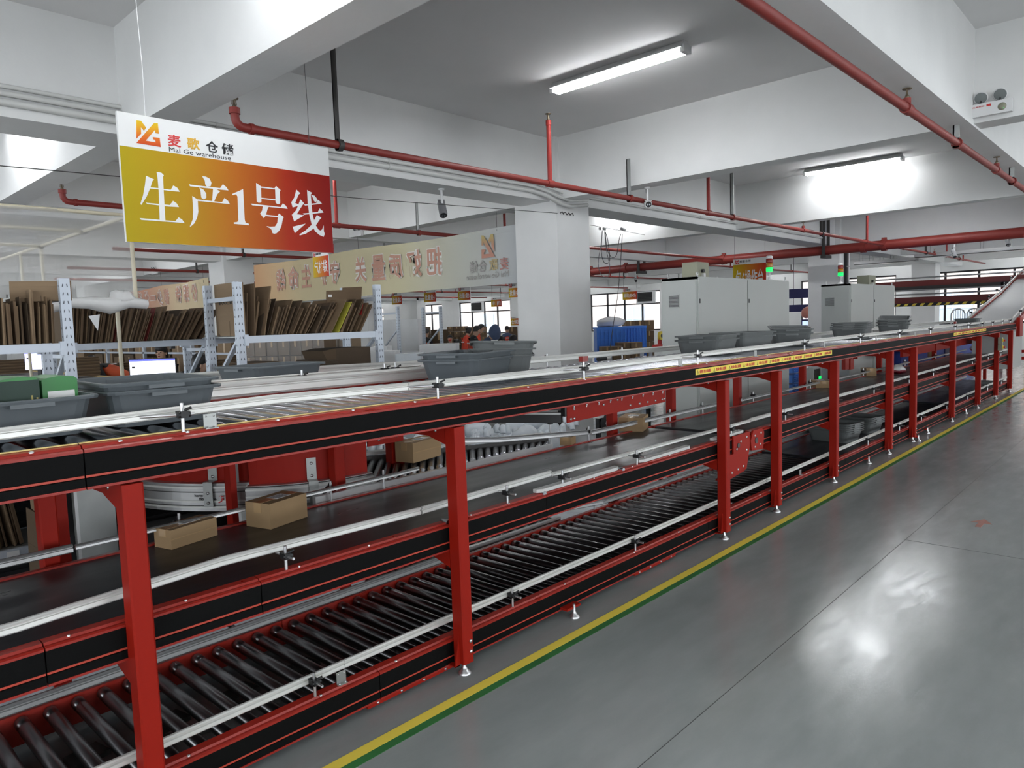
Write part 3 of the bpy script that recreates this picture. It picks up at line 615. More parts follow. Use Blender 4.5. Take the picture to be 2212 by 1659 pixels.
# ---- portal frames carrying the tiers
FX = [.808, 2.215, 4.862, 5.80, 7.15, 8.93, 9.93, 12.0, 13.8, 15.35, 16.75]
flab = ['nearest red portal stand at the left, its post cut by the lower edge', 'second red portal stand from the left, foot on the floor', 'third red portal stand, left of the bolted drive bracket', 'fourth red portal stand, right of the bolted drive bracket',
        'fifth red portal stand, before the stacked bins on the lowest tier', 'sixth red portal stand, beside the stacked bins on the lowest tier', 'seventh red portal stand, close behind the sixth', 'eighth red portal stand towards the steep belt', 'ninth red portal stand towards the steep belt',
        'red portal stand that carries the push button boxes', 'last red portal stand, at the foot of the steep belt']
for i, x in enumerate(FX):
    o = thing('portal_stand', (x, 2.445, 0), flab[i], 'stand', 'red portal stands of the conveyor')
    h = .0325
    for yy, nm in ((2.41, 'post'), (3.40, 'post')):
        b = MB((x, yy, .06)); w = .075; c = .006
        b.ext([(x-h+c, yy), (x+h-c, yy), (x+h, yy+c), (x+h, yy+w-c), (x+h-c, yy+w), (x-h+c, yy+w), (x-h, yy+w-c), (x-h, yy+c)], .06, 1.183, 'z', M['red'])
        pst = b.build(nm, o)
        if yy < 3:
            for z in (.115, .165): b = MB((x+.012, yy, z)); b.lathe((x+.012, yy, z), [(.0085, 0), (.0085, .005), (.004, .007), (0, .008)], M['bolt'], 8, (0, -1, 0)); b.build('bolt', pst)
            b = MB((x, yy, .06)); b.ext([(x-h-.03, .05), (x-h, .05), (x-h, .2)], yy+.03, yy+.036, 'y', M['red']); b.box(x-h-.03, x-h, yy+.03, yy+.08, .05, .055, M['red']); b.build('gusset', pst)
    for z in (1.13, .545):
        b = MB((x, 2.48, z)); b.box(x-.025, x+.025, 2.47, 3.41, z, z+.05, M['red']); b.ext([(2.485, z-.03), (2.60, z), (2.60, z+.05), (2.485, z+.05)], x-.03, x-.026, 'x', M['red']); cb = b.build('crossbeam', o)
        for yy in (2.55, 3.3): b = MB((x-.026, yy, z+.03)); b.lathe((x-.026, yy, z+.03), [(.008, 0), (.008, .006), (0, .007)], M['bolt'], 6, (-1, 0, 0)); b.build('bolt', cb)
    for yy in (2.4475, 3.4375): foot((x, yy)).build('levelling_foot', o)
# ---- push button boxes on the tenth post
o = thing('button_box', (15.3, 2.38, .85), 'two olive control boxes with yellow and red push buttons on a far red post', 'control box')
for z in (.93, 1.05):
    b = MB((15.3, 2.38, z)); b.box(15.22, 15.32, 2.35, 2.41, z-.055, z+.055, M['olive']); q = b.build('housing', o)
    b = MB((15.3, 2.35, z)); b.tube([(15.28, 2.352, z), (15.28, 2.335, z)], .03, M['ylw'], 12); b.tube([(15.28, 2.338, z), (15.28, 2.31, z)], .018, M['redp'], 12); b.build('push_button', q)
# ---- red diverter box under the top tier
o = thing('transfer_unit', (3.3, 2.56, 1.1), 'red bolted transfer box under the upper tier with a grey arm at its left', 'transfer unit')
TY = 2.60; z0, z1 = 1.06, 1.155
xa, xb_ = at(1225, 900, Y=TY).x, at(1437, 860, Y=TY).x
za = at(1225, 914, Y=TY).z; zb = at(1437, 872, Y=TY).z
b = MB((xa, TY, za)); b.ext([(xa, za), (xb_, za+.012), (xb_, 1.172), (xa, 1.172)], TY, TY+.006, 'y', M['red']); b.box(xa, xb_, TY, 3.2, 1.165, 1.172, M['red']); b.build('side_plate', o)
for k in range(9):
    x = xa+.06+(xb_-xa-.1)*k/8; b = MB((x, TY, 1.15)); b.lathe((x, TY-.002, 1.150), [(.006, 0), (.006, .008), (0, .009)], M['bolt'], 6, (0, -1, 0)); b.box(x-.003, x+.003, TY-.006, TY, 1.135, 1.15, M['bolt']); b.build('bolt', o)
for fx, fz in ((.03, .02), (.06, .02), (.06, .075), (.60, .035), (.70, .035), (.79, .035), (.88, .035), (.96, .035), (.99, .035), (.33, .07), (.47, .085)):
    x = xa+(xb_-xa)*fx; b = MB((x, TY, za+fz)); b.lathe((x, TY, za+fz), [(.008, 0), (.008, .006), (0, .007)], M['bolt'], 6, (0, -1, 0)); b.build('bolt', o)
b = MB((xa, TY, 1.1)); b.bar((xa, TY+.04, 1.085), (xa-.30, TY+.62, 1.085), .05, .05, M['black']); b.bar((xa, TY+.04, 1.115), (xa-.28, TY+.60, 1.115), .05, .012, M['pvc']); b.bar((xa, TY+.04, 1.15), (xa-.28, TY+.60, 1.15), .06, .03, M['dark']); b.box(xa-.02, xa-.003, TY, TY+.05, 1.10, 1.165, M['black']); b.build('arm', o)
# ---- steep belt at the end
o = thing('incline_conveyor', (17.2, 2.4, 1.1), 'steep pale belt rising from the far end of the upper tier', 'conveyor')
P0 = Vector((17.35, 0, 1.335)); P1 = Vector((21.0, 0, 1.93)); P2 = Vector((24.4, 0, 2.60)); P3 = Vector((26.6, 0, 2.9))
def strip(ps, ya, yb, t, m, name, dz=0):
    b = MB((ps[0].x, ya, ps[0].z)); n = len(ps)
    vs = [(p.x, y, p.z+dz+e) for p in ps for y, e in ((ya, 0), (yb, 0), (yb, -t), (ya, -t))]
    fs = [(i*4+j, i*4+(j+1) % 4, i*4+4+(j+1) % 4, i*4+4+j) for i in range(n-1) for j in range(4)] + [(0, 1, 2, 3), tuple(n*4-1-j for j in range(4))]
    b.add(vs, fs, m); return b.build(name, o)
strip([P0, P1, P2, P3], 2.50, 3.29, .03, M['beltw'], 'belt')
strip([P0, P1, P2, P3], 3.30, 3.35, .12, M['redw'], 'side_rail', .03); strip([P0, P1, P2, P3], 2.43, 2.48, .12, M['redw'], 'side_rail', .03)
strip([P0, P1, P2, P3], 3.28, 3.30, .04, M['alu'], 'guard_rail', .11); strip([P0, P1, P2, P3], 2.50, 2.52, .04, M['alu'], 'guard_rail', .11)
for k in range(7):
    for y in (2.46, 3.33):
        p = P0.lerp(P2, (k+.6)/7.5); b = MB((p.x, y, p.z)); b.tube([(p.x, y, p.z+.02), (p.x, y, p.z+.14)], .008, M['bolt'], 6); b.obox((p.x, y, p.z+.11), (.03, .05, .03), M['black']); b.build('guide_post', o)
for x in (19.5, 22.5, 25.5):
    zt = 1.2+(x-17.35)*.19
    for y in (2.45, 3.33): b = MB((x, y, 0)); b.box(x-.04, x+.04, y-.03, y+.03, 0, zt, M['red']); b.build('leg', o)
    b = MB((x, 2.45, .5)); b.box(x-.03, x+.03, 2.45, 3.33, .45, .52, M['red']); b.build('crossbeam', o)
b = MB((17.3, 2.4, 1.1)); b.box(17.15, 17.5, 2.36, 2.42, 1.05, 1.42, M['red']); b.build('hinge_plate', o)
b = MB((18, 2.9, .5)); b.box(17.9, 19.2, 2.6, 3.3, .35, 1.12, M['cab']); b.build('drive_cover', o)
# ---- bins
def make_bin(m, label):
    o = thing('plastic_bin', (0, 0, 0), label, 'bin'); L, Wd, H = .52, .40, .128
    b = MB(); n = 20
    def ring(l, w, z, r=.05):
        pts = []
        for cx, cy, a0 in ((l/2-r, w/2-r, 0), (-l/2+r, w/2-r, 90), (-l/2+r, -w/2+r, 180), (l/2-r, -w/2+r, 270)):
            for k in range(4): a = math.radians(a0+30*k); pts.append((cx+r*math.cos(a), cy+r*math.sin(a), z))
        return pts
    rs = [ring(.42, .32, 0), ring(.48, .365, H-.012), ring(L, Wd, H-.012), ring(L+.004, Wd+.004, H-.004), ring(L, Wd, H), ring(.485, .37, H), ring(.475, .36, H-.014), ring(.412, .312, .004)]
    k = len(rs[0]); vs = [p for r in rs for p in r]
    fs = [(i*k+j, i*k+(j+1) % k, (i+1)*k+(j+1) % k, (i+1)*k+j) for i in range(len(rs)-1) for j in range(k)] + [tuple(range(k)), tuple(range(7*k+k-1, 7*k-1, -1))]
    b.add(vs, fs, m); b.build('tub', o)
    g = MB()
    for s in (-1, 1):
        g = MB(); g.box(s*(L/2-.012)-.014, s*(L/2-.012)+.014, -.06, .06, H-.024, H-.012, m); g.build('handle', o)
    return o
binA = make_bin(M['bin'], 'x'); binB = make_bin(M['bind'], 'x'); used = {}
def put_bin(x, y, z, rz, label, group, m='a', tilt=0, ry=0):
    src = binA if m == 'a' else binB
    o = src if id(src) not in used else copy_tree(src); used[id(src)] = 1
    relabel(o, (x, y, z), math.radians(rz), label, group); o.rotation_euler.x = math.radians(tilt); o.rotation_euler.y = math.radians(ry)
    return o
def stack(n, x, y, z, rz, where, m='a', dz=.032, jit=0, tilt=0, ry=0):
    names = {1: ['single'], 2: ['lower', 'upper'], 3: ['bottom', 'middle', 'topmost'], 4: ['bottom', 'second', 'third', 'topmost'], 5: ['bottom', 'second', 'middle', 'fourth', 'topmost']}[n]
    for i in range(n):
        put_bin(x+rnd.uniform(-1, 1)*jit*i, y+rnd.uniform(-1, 1)*jit*i, z+dz*i+(.004 if tilt or ry else 0)*i, rz+rnd.uniform(-2, 2), '%s grey plastic bin %s' % (names[i], where), 'grey plastic bins on the conveyor', m, tilt*i, ry*i)
ZR = ZT+.0335
put_bin(.60, 2.87, ZR, 91, 'grey plastic bin holding the green cartons at far left', 'grey plastic bins on the conveyor')
stack(2, 1.03, 2.88, ZR, 88, 'right of the green cartons', 'a', .028, .004)
stack(2, 2.86, 3.02, ZR, 20, 'of the open stack before the column', 'a', .034, .003)
stack(3, 3.24, 3.12, ZR, 45, 'of the tall stack behind the open one', 'b', .030, .006, 1, 2)
stack(2, 5.55, 2.93, ZR, 8, 'of the stack below the louvred cabinet side', 'b', .034, .003)
stack(2, 6.35, 3.0, ZR, -14, 'of the stack before the first cabinet doors', 'b', .034, .004)
stack(2, 7.25, 2.92, ZR, 28, 'of the stack at the first cabinet right edge', 'b', .050, .004, 1, -3)
stack(4, 9.0, 2.88, ZR-.005, 8, 'of the stack of four before the second cabinet', 'b', .022)
stack(3, 10.75, 2.90, ZR-.005, 12, 'of the stack right of the second cabinet', 'b', .042, .005, 1, -3)
put_bin(15.2, 2.88, ZR-.005, 5, 'lone grey bin at the foot of the steep belt', 'grey plastic bins on the conveyor', 'b')
stack(5, 8.55, 2.92, ZL+.022, 80, 'of the left stack on the lowest tier', 'b', .022)
stack(4, 9.35, 2.92, ZL+.022, 80, 'of the right stack on the lowest tier', 'b', .022)
# ---- green cartons in the first bin
def green(x, y, z, w, d_, h, m, label, kind):
    o = thing('green_carton', (x, y, z), label, 'carton'); b = MB((x, y, z)); b.box(x-w/2, x+w/2, y-d_/2, y+d_/2, z, z+h, m); b.ext([(x-w/2, z+h), (x+w/2, z+h), (x+w/2-.01, z+h+.008), (x, z+h+.012), (x-w/2+.01, z+h+.006)], y-d_/2, y+d_/2, 'y', M['green']); b.build('box', o)
    if kind == 1:
        text('尚品', .02, M['gold'], (x+.02, y-d_/2-.001, z+h*.35), (0, 0, -1), (1, 0, 0), o, width=.045) if False else None
        for k in range(3): b = MB((x+.03+.014*k, y-d_/2-.001, z+h*.4)); b.box(x+.03+.014*k, x+.035+.014*k, y-d_/2-.0012, y-d_/2, z+h*.25, z+h*.72-.008*k, M['gold']); b.build('gold_print', o)
        b = MB((x-.05, y-d_/2-.001, z+h*.5)); b.lathe((x-.05, y-d_/2, z+h*.55), [(.009, 0), (.009, .001), (.005, .0012)], M['gold'], 8, (0, -1, 0)); b.build('gold_emblem', o)
    else:
        b = MB((x, y-d_/2, z)); b.box(x-w*.36, x+w*.4, y-d_/2-.0012, y-d_/2, z+h*.1, z+h*.78, M['paper']); lb = b.build('label', o)
        for k in range(4): b = MB((x, y, z)); b.box(x-w*.22+.02*k, x-w*.22+.02*k+.004, y-d_/2-.0018, y-d_/2-.0012, z+h*.35, z+h*(.55+.04*(k % 2)), M['ink']); b.build('print', lb)
        for k in range(5): b = MB((x, y, z)); b.box(x+w*.26, x+w*.34, y-d_/2-.0018, y-d_/2-.0012, z+h*.38+.004*k, z+h*.38+.004*k+.0018, M['ink']); b.build('barcode_bar', lb)
green(.60, 2.83, ZR+.006, .11, .2, .178, M['greend'], 'dark green carton with gold print in the first bin', 1)
green(.722, 2.86, ZR+.006, .105, .2, .172, M['green'], 'bright green carton with a white label in the first bin', 2)
green(.485, 2.82, ZR+.006, .09, .22, .19, M['green'], 'bright green carton cut by the left edge', 2)
# ---- parcels on the belt
def parcel(px, py, w, d_, h, rz, label, z=ZM+.017, lab=True, seam=True, off=(0, 0)):
    c = at(px, py, Z=z); c = Vector((c.x+off[0], c.y+off[1], z)); o = thing('parcel', c, label, 'parcel', 'cardboard parcels on the middle belt')
    b = MB(c); b.box(c.x-w/2, c.x+w/2, c.y-d_/2, c.y+d_/2, z, z+h, M['parcel']); b.build('box', o)
    b = MB(c); b.box(c.x-w/2-.0006, c.x+w/2+.0006, c.y-.024, c.y+.024, z+h, z+h+.0008, M['tape']); b.box(c.x-w/2-.001, c.x-w/2, c.y-.024, c.y+.024, z+h*.6, z+h, M['tape'])
    if seam: b.box(c.x-w/2-.001, c.x+w/2+.001, c.y-d_/2-.001, c.y-d_/2, z+h*.48, z+h*.52, M['tape'])
    b.build('tape', o)
    if lab:
        b = MB(c); b.box(c.x-w*.12, c.x+w*.26, c.y-d_*.22, c.y+d_*.22, z+h+.0008, z+h+.0016, M['paper']); lb = b.build('shipping_label', o)
        for k in range(4): b = MB(c); b.box(c.x-w*.08, c.x+w*.2-.01*(k % 2), c.y-d_*.15+d_*.08*k, c.y-d_*.15+d_*.08*k+.004, z+h+.0016, z+h+.0019, M['cloth3']); b.build('print', lb)
    o.rotation_euler.z = math.radians(rz); return o
parcel(404, 1168, .235, .115, .085, 14, 'long parcel with a smudged label left of the nearest big parcel')
parcel(600, 1126, .24, .16, .12, 15, 'largest parcel with a white label on its top', seam=False)
parcel(1378, 928, .26, .20, .115, 22, 'squat parcel left of the third portal stand', off=(0, .04))
parcel(1227, 960, .11, .09, .062, 20, 'tiny parcel at the tip of the side roller track', lab=True, seam=False)
parcel(1773, 836, .25, .2, .085, 38, 'flat parcel seen between the fourth and fifth frames', lab=True)
parcel(1876, 811, .21, .14, .11, 38, 'plain small parcel before the sixth frame', lab=False)
parcel(2013, 772, .22, .12, .12, 20, 'distant little parcel before the blue machine', lab=False)
for px, py, lab in ((1935, 805, 'crumpled white and red mailing bag on the belt by the sixth frame'), (2110, 757, 'crumpled white and red mailing bag on the belt near the far end')):
    c = at(px, py, Z=ZM+.02); o = thing('mailing_bag', c, lab, 'mailing bag')
    for nm, mm, sc, dz in (('white_side', M['paper'], 1, .02), ('red_side', mat('crimson_bag', (.28, .01, .03), .3), 1.04, .0)):
        b = MB(c); n = 12
        b.lathe(c+Vector((0, 0, dz)), [(.02, 0), (.15*sc, .01), (.17*sc, .035), (.12*sc, .075), (.04, .10-dz), (0, .10)], mm, n)
        for v in b.v: v.x *= 1.1+.3*math.sin(v.y*31); v.y *= .75; v.z += .012*math.sin(v.x*40+v.y*30)
        b.build(nm, o)
# ================================================================ SIGNS AND BANNERS
GL = {'sheng':[[(1.503,2.47),(1.542,2.456),(1.533,2.447),(1.521,2.414),(1.498,2.363),(1.469,2.319),(1.465,2.324),(1.482,2.371),(1.495,2.426)],[(1.557,2.496),(1.572,2.496),(1.582,2.494),(1.593,2.484),(1.588,2.476),(1.586,2.401),(1.584,2.247),(1.555,2.245),(1.561,2.399),(1.56,2.473)],[(1.521,2.413),(1.558,2.414),(1.586,2.413),(1.623,2.412),(1.638,2.436),(1.658,2.426),(1.67,2.407),(1.62,2.406),(1.557,2.407),(1.518,2.407)],[(1.492,2.333),(1.501,2.332),(1.613,2.332),(1.631,2.355),(1.648,2.345),(1.66,2.325),(1.604,2.323),(1.499,2.326)],[(1.456,2.251),(1.636,2.249),(1.654,2.271),(1.672,2.26),(1.684,2.243),(1.462,2.242)]],'chan':[[(1.797,2.504),(1.817,2.504),(1.838,2.495),(1.846,2.474),(1.84,2.455),(1.819,2.45),(1.811,2.462),(1.81,2.48)],[(1.722,2.452),(1.733,2.451),(1.894,2.451),(1.911,2.474),(1.931,2.46),(1.941,2.443),(1.727,2.442)],[(1.777,2.441),(1.799,2.432),(1.813,2.413),(1.812,2.39),(1.798,2.379),(1.785,2.387),(1.783,2.402),(1.783,2.423)],[(1.853,2.443),(1.872,2.443),(1.892,2.432),(1.878,2.419),(1.866,2.398),(1.854,2.374),(1.843,2.374)],[(1.735,2.391),(1.762,2.376),(1.899,2.374),(1.915,2.399),(1.934,2.385),(1.944,2.368),(1.84,2.368),(1.763,2.368),(1.762,2.31),(1.753,2.276),(1.736,2.246),(1.713,2.225),(1.711,2.228),(1.729,2.266),(1.735,2.315)]],'one':[[(1.963,2.427),(2.028,2.46),(2.026,2.289),(2.03,2.273),(2.051,2.267),(2.05,2.259),(1.96,2.26),(1.96,2.268),(1.981,2.272),(1.989,2.283),(1.992,2.415),(1.985,2.427),(1.964,2.42)]],'hao':[[(2.11,2.504),(2.114,2.503),(2.139,2.488),(2.136,2.4),(2.128,2.394),(2.116,2.393),(2.107,2.4)],[(2.137,2.487),(2.225,2.487),(2.225,2.48),(2.137,2.48)],[(2.225,2.488),(2.235,2.501),(2.263,2.48),(2.257,2.471),(2.255,2.405),(2.249,2.398),(2.235,2.397),(2.226,2.405),(2.228,2.479)],[(2.136,2.423),(2.228,2.423),(2.227,2.416),(2.136,2.417)],[(2.07,2.383),(2.084,2.383),(2.257,2.381),(2.273,2.404),(2.292,2.391),(2.302,2.375),(2.077,2.374)],[(2.143,2.377),(2.181,2.377),(2.172,2.362),(2.156,2.32),(2.144,2.307),(2.123,2.331),(2.137,2.35)],[(2.157,2.328),(2.235,2.326),(2.234,2.32),(2.155,2.32)],[(2.235,2.326),(2.243,2.342),(2.273,2.323),(2.266,2.311),(2.254,2.268),(2.238,2.241),(2.22,2.225),(2.206,2.221),(2.194,2.224),(2.19,2.241),(2.182,2.251),(2.161,2.258),(2.161,2.262),(2.182,2.26),(2.213,2.264),(2.229,2.286),(2.235,2.317)]],'xian':[[(2.367,2.495),(2.394,2.476),(2.382,2.467),(2.354,2.414),(2.378,2.408),(2.374,2.399),(2.336,2.386),(2.329,2.415),(2.35,2.444),(2.36,2.47)],[(2.392,2.439),(2.416,2.417),(2.406,2.409),(2.361,2.348),(2.412,2.346),(2.341,2.304),(2.328,2.342),(2.36,2.373),(2.377,2.408)],[(2.328,2.271),(2.418,2.296),(2.341,2.234)],[(2.441,2.5),(2.475,2.487),(2.465,2.477),(2.466,2.412),(2.469,2.36),(2.478,2.32),(2.49,2.288),(2.505,2.266),(2.519,2.261),(2.531,2.268),(2.544,2.295),(2.543,2.26),(2.548,2.242),(2.539,2.224),(2.51,2.234),(2.481,2.255),(2.46,2.292),(2.447,2.352),(2.441,2.421)],[(2.467,2.475),(2.491,2.471),(2.507,2.455),(2.507,2.442),(2.496,2.432),(2.486,2.439),(2.477,2.46)],[(2.414,2.411),(2.441,2.415),(2.501,2.428),(2.512,2.449),(2.53,2.439),(2.54,2.428),(2.471,2.414),(2.421,2.405)],[(2.402,2.356),(2.444,2.363),(2.509,2.375),(2.522,2.397),(2.54,2.385),(2.548,2.374),(2.41,2.349)],[(2.5,2.355),(2.531,2.341),(2.516,2.326),(2.488,2.291),(2.465,2.266),(2.416,2.236),(2.374,2.222),(2.372,2.228),(2.418,2.257),(2.46,2.293),(2.486,2.332)]],'logo':[[(1.477,2.746),(1.499,2.746),(1.522,2.715),(1.51,2.698),(1.496,2.713),(1.495,2.68),(1.47,2.651)],[(1.562,2.745),(1.582,2.748),(1.584,2.695),(1.567,2.695),(1.565,2.711),(1.515,2.649),(1.564,2.648),(1.563,2.661),(1.552,2.662),(1.551,2.673),(1.586,2.674),(1.588,2.628),(1.468,2.63)]]}
YEL, ORG, RED_ = (.62, .47, .012), (.62, .24, .022), (.52, .018, .012)
SY = 3.95
M['grad'] = ramp_mat('orange_gradient_print', 0, 1.385, 2.607, [(0, (.42, .32, .008)), (.25, (.45, .25, .012)), (.5, (.45, .13, .015)), (.75, (.36, .028, .010)), (1, (.27, .009, .007))])  # printed gradient, its colours lowered to take in the shadow at the right
M['lgrad'] = ramp_mat('logo_gradient_print', 2, 2.60, 2.76, [(0, (.55, .02, .02)), (.45, (.68, .16, .02)), (1, (.72, .55, .02))])
o = thing('hanging_sign', (2, SY, 2.13), 'large white and orange hanging sign reading 生产1号线 in white', 'sign')
b = MB(); b.box(1.385, 2.607, SY, SY+.02, 2.127, 2.775, M['paper']); b.build('board', o)
b = MB(); b.ext([(1.386, 2.128), (2.606, 2.128), (2.606, 2.604), (1.386, 2.606)], SY-.001, SY, 'y', M['grad']); pnl = b.build('orange_panel', o)
for k, nm in (('sheng', '生'), ('chan', '产'), ('one', '1'), ('hao', '号'), ('xian', '线')):
    flat(GL[k], SY-.001, M['white'], 'character', pnl)
flat(GL['logo'], SY, M['lgrad'], 'logo', o)
for ch, x, mm in (('麦', 1.627, 'redp'), ('歌', 1.728, 'orp'), ('仓', 1.83, 'ink'), ('储', 1.918, 'ink')):
    if mm == 'orp' and 'orp' not in M: M['orp'] = mat('orange_print', (.65, .36, .02), .5)
    text(ch, .07, M[mm], (x, SY-.0005, 2.640), (1, 0, 0), (0, 0, 1), o, name='character', bold=.0016, width=.068, height=.062)
text('Mai Ge warehouse', .03, M['ink'], (1.630, SY-.0005, 2.612), (1, 0, 0), (0, 0, 1), o, name='small_lettering', width=.338, height=.024)
for x, z in ((1.525, 2.775), (2.48, 2.775)):
    w = thing('hanging_wire', (x, SY+.01, 3.3), 'thin wire holding the %s end of the large hanging sign' % ('left' if x < 2 else 'right'), 'wire'); b = MB((x, SY+.01, 3.3)); b.tube([(x, SY+.01, z-.01), (x+.004, SY+.01, 3.0), (x-.003, SY+.01, 3.3), (x, SY+.01, ZC)], .0018, M['white'] if x < 2 else M['dark'], 6); b.build('strand', w)
# long steel cable tied to the column
w = thing('steel_cable', (4, 5.6, 2.7), 'thin dark cable stretched from the left to a knot on the big column', 'cable')
pa, pb = at(0, 358, Y=6.0), at(1120, 462, Y=5.93); pb = Vector((7.30, 5.94, at(1165, 467, X=7.3).z))
b = MB(pa); b.tube([pa, pa.lerp(pb, .5)-Vector((0, 0, .02)), pb], .0035, M['dark'], 6); b.build('strand', w)
b = MB(pb); q = pb+Vector((.0, -.0, 0))
for k in range(4): b.tube([q+Vector((.03+.07*k, -.02, .01*math.sin(k*2))), q+Vector((.06+.07*k, -.03, .02)), q+Vector((.10+.07*k, -.02, -.01))], .006, M['dark'], 6)
b.build('knot', w)
# banners seen from behind: the print shows through mirrored
def banner(yA, yB, zA0, zA1, zB0, zB1, stops, label, chars, size, X=7.42):
    o = thing('banner', (X, yA, zA0), label, 'banner')
    m = ramp_mat('faded_banner_print', 1, yA, yB, stops, .7)
    n = 24; b = MB(); vs = []; fs = []
    for i in range(n+1):
        t = i/n; y = yA+(yB-yA)*t; sag = .03*math.sin(t*math.pi*2)**2
        for z, dx in ((zA0+(zB0-zA0)*t, 0), (zA1+(zB1-zA1)*t-sag-.09, .012*math.sin(t*25)), (zA1+(zB1-zA1)*t-sag, 0)): vs += [(X+dx, y, z), (X+dx+.006, y, z)]
    for i in range(n):
        for j in range(2):
            a = i*6+j*2; fs += [(a, a+6, a+8, a+2), (a+1, a+3, a+9, a+7)]
        a = i*6; fs += [(a, a+1, a+7, a+6), (a+4, a+10, a+11, a+5)]
    b.add(vs, fs, m); b.build('cloth', o)
    mb_ = mat('banner_glyph', (.50, .27, .20), .7); mo = mat('banner_outline', (.72, .70, .66), .7)
    for ch, y, wy, z, zz in chars:
        for mm, bo, dx, g in ((mo, .09, .0095, .014), (mb_, .02, .012, 0)):
            text(ch, zz-z, mm, (X-dx, y-g, z-g), (0, 1, 0), (0, 0, 1), o, name='character' if dx > .01 else 'character_outline', bold=bo*(zz-z), width=wy+2*g, height=zz-z+2*g)
    for t in (.05, .5, .95):
        y = yA+(yB-yA)*t; b = MB((X, y, 3)); b.tube([(X+.004, y, min(zA1, zB1)-.05), (X+.004, y, ZC)], .003, M['dark'], 5); b.build('cord', o)
    return o
YY = lambda px: at(px, 560, X=7.42).y
o = banner(6.78, 14.2, 2.20, 3.0, 2.20, 3.02, [(0, (.52, .54, .55)), (.13, (.50, .51, .46)), (.35, (.55, .51, .34)), (.75, (.56, .48, .30)), (1, (.60, .36, .20))],
           'long pale yellow banner with mirrored characters left of the big column',
           [(c, at(a_, y1_, X=7.42).y, at(b_, y0_, X=7.42).y-at(a_, y1_, X=7.42).y, at(a_, y1_, X=7.42).z, at(b_, y0_, X=7.42).z) for c, a_, b_, y0_, y1_ in (('把', 957, 921, 537, 593), ('好', 913, 878, 543, 597), ('质', 872, 840, 551, 600), ('量', 834, 803, 553, 604), ('关', 793, 767, 557, 608), ('守', 735, 713, 565, 612), ('护', 707, 688, 570, 616), ('生', 674, 651, 574, 620), ('命', 647, 622, 578, 623), ('线', 618, 597, 583, 627))], .42)
LX = 7.42-.012; lw = .30; y0 = YY(1070); s = lw/485*1.0
b = MB(); sx = .46/.0  if False else 1
gx = [p for q in GL['logo'] for p in q]; mnx, mxx = min(p[0] for p in gx), max(p[0] for p in gx); mnz, mxz = min(p[1] for p in gx), max(p[1] for p in gx)
M['blogo'] = ramp_mat('banner_logo_print', 2, 2.60, 2.92, [(0, (.50, .25, .19)), (.5, (.50, .27, .19)), (1, (.50, .42, .16))])
for poly in GL['logo']: b.ext([(7.19+(p[0]-mnx)/(mxx-mnx)*.27, 2.59+(p[1]-mnz)/(mxz-mnz)*.33) for p in poly], LX-.001, LX, 'x', M['blogo'])
b.build('logo', o)
M['bgrey'] = mat('faded_grey_print', (.36, .34, .32), .7)
for ch, px, mm in (('麦', 1099, 'redf'), ('歌', 1076, 'orf'), ('仓', 1052, 'bgrey'), ('储', 1033, 'bgrey')):
    if 'redf' not in M: M['redf'] = mat('faded_red_print', (.45, .20, .17), .7); M['orf'] = mat('faded_orange_print', (.46, .36, .18), .7)
    text(ch, .2, M[mm], (LX, YY(px), 2.40), (0, 1, 0), (0, 0, 1), o, name='character', bold=.003, width=.17, height=.17)
text('Mai Ge warehouse', .1, M['bgrey'], (LX, YY(1099), 2.30), (0, 1, 0), (0, 0, 1), o, name='small_lettering', width=.86, height=.085)
b = MB((7.42, 6.74, 2.9)); b.box(7.40, 7.46, 6.72, 6.77, 2.15, 3.1, M['galv']); b.build('end_batten', o)
YB = lambda px: at(px, 640, X=7.42).y
banner(16.35, 21.75, 2.12, 2.92, 2.24, 2.86, [(0, (.58, .50, .33)), (.35, (.58, .46, .30)), (.65, (.60, .34, .24)), (1, (.62, .30, .24))],
       'pink banner with mirrored characters at the far left',
       [(c, at(a_, y1_, X=7.42).y, at(b_, y0_, X=7.42).y-at(a_, y1_, X=7.42).y, at(a_, y1_, X=7.42).z, at(b_, y0_, X=7.42).z) for c, a_, b_, y0_, y1_ in (('一', 449, 437, 625, 633), ('份', 428, 413, 614, 650), ('期', 411, 396, 616, 652), ('待', 394, 379, 619, 653), ('都', 368, 354, 624, 657), ('少', 353, 339, 627, 660), ('一', 337, 325, 640, 648), ('份', 324, 310, 630, 662), ('遗', 309, 297, 633, 666), ('憾', 295, 284, 635, 668))], .40)
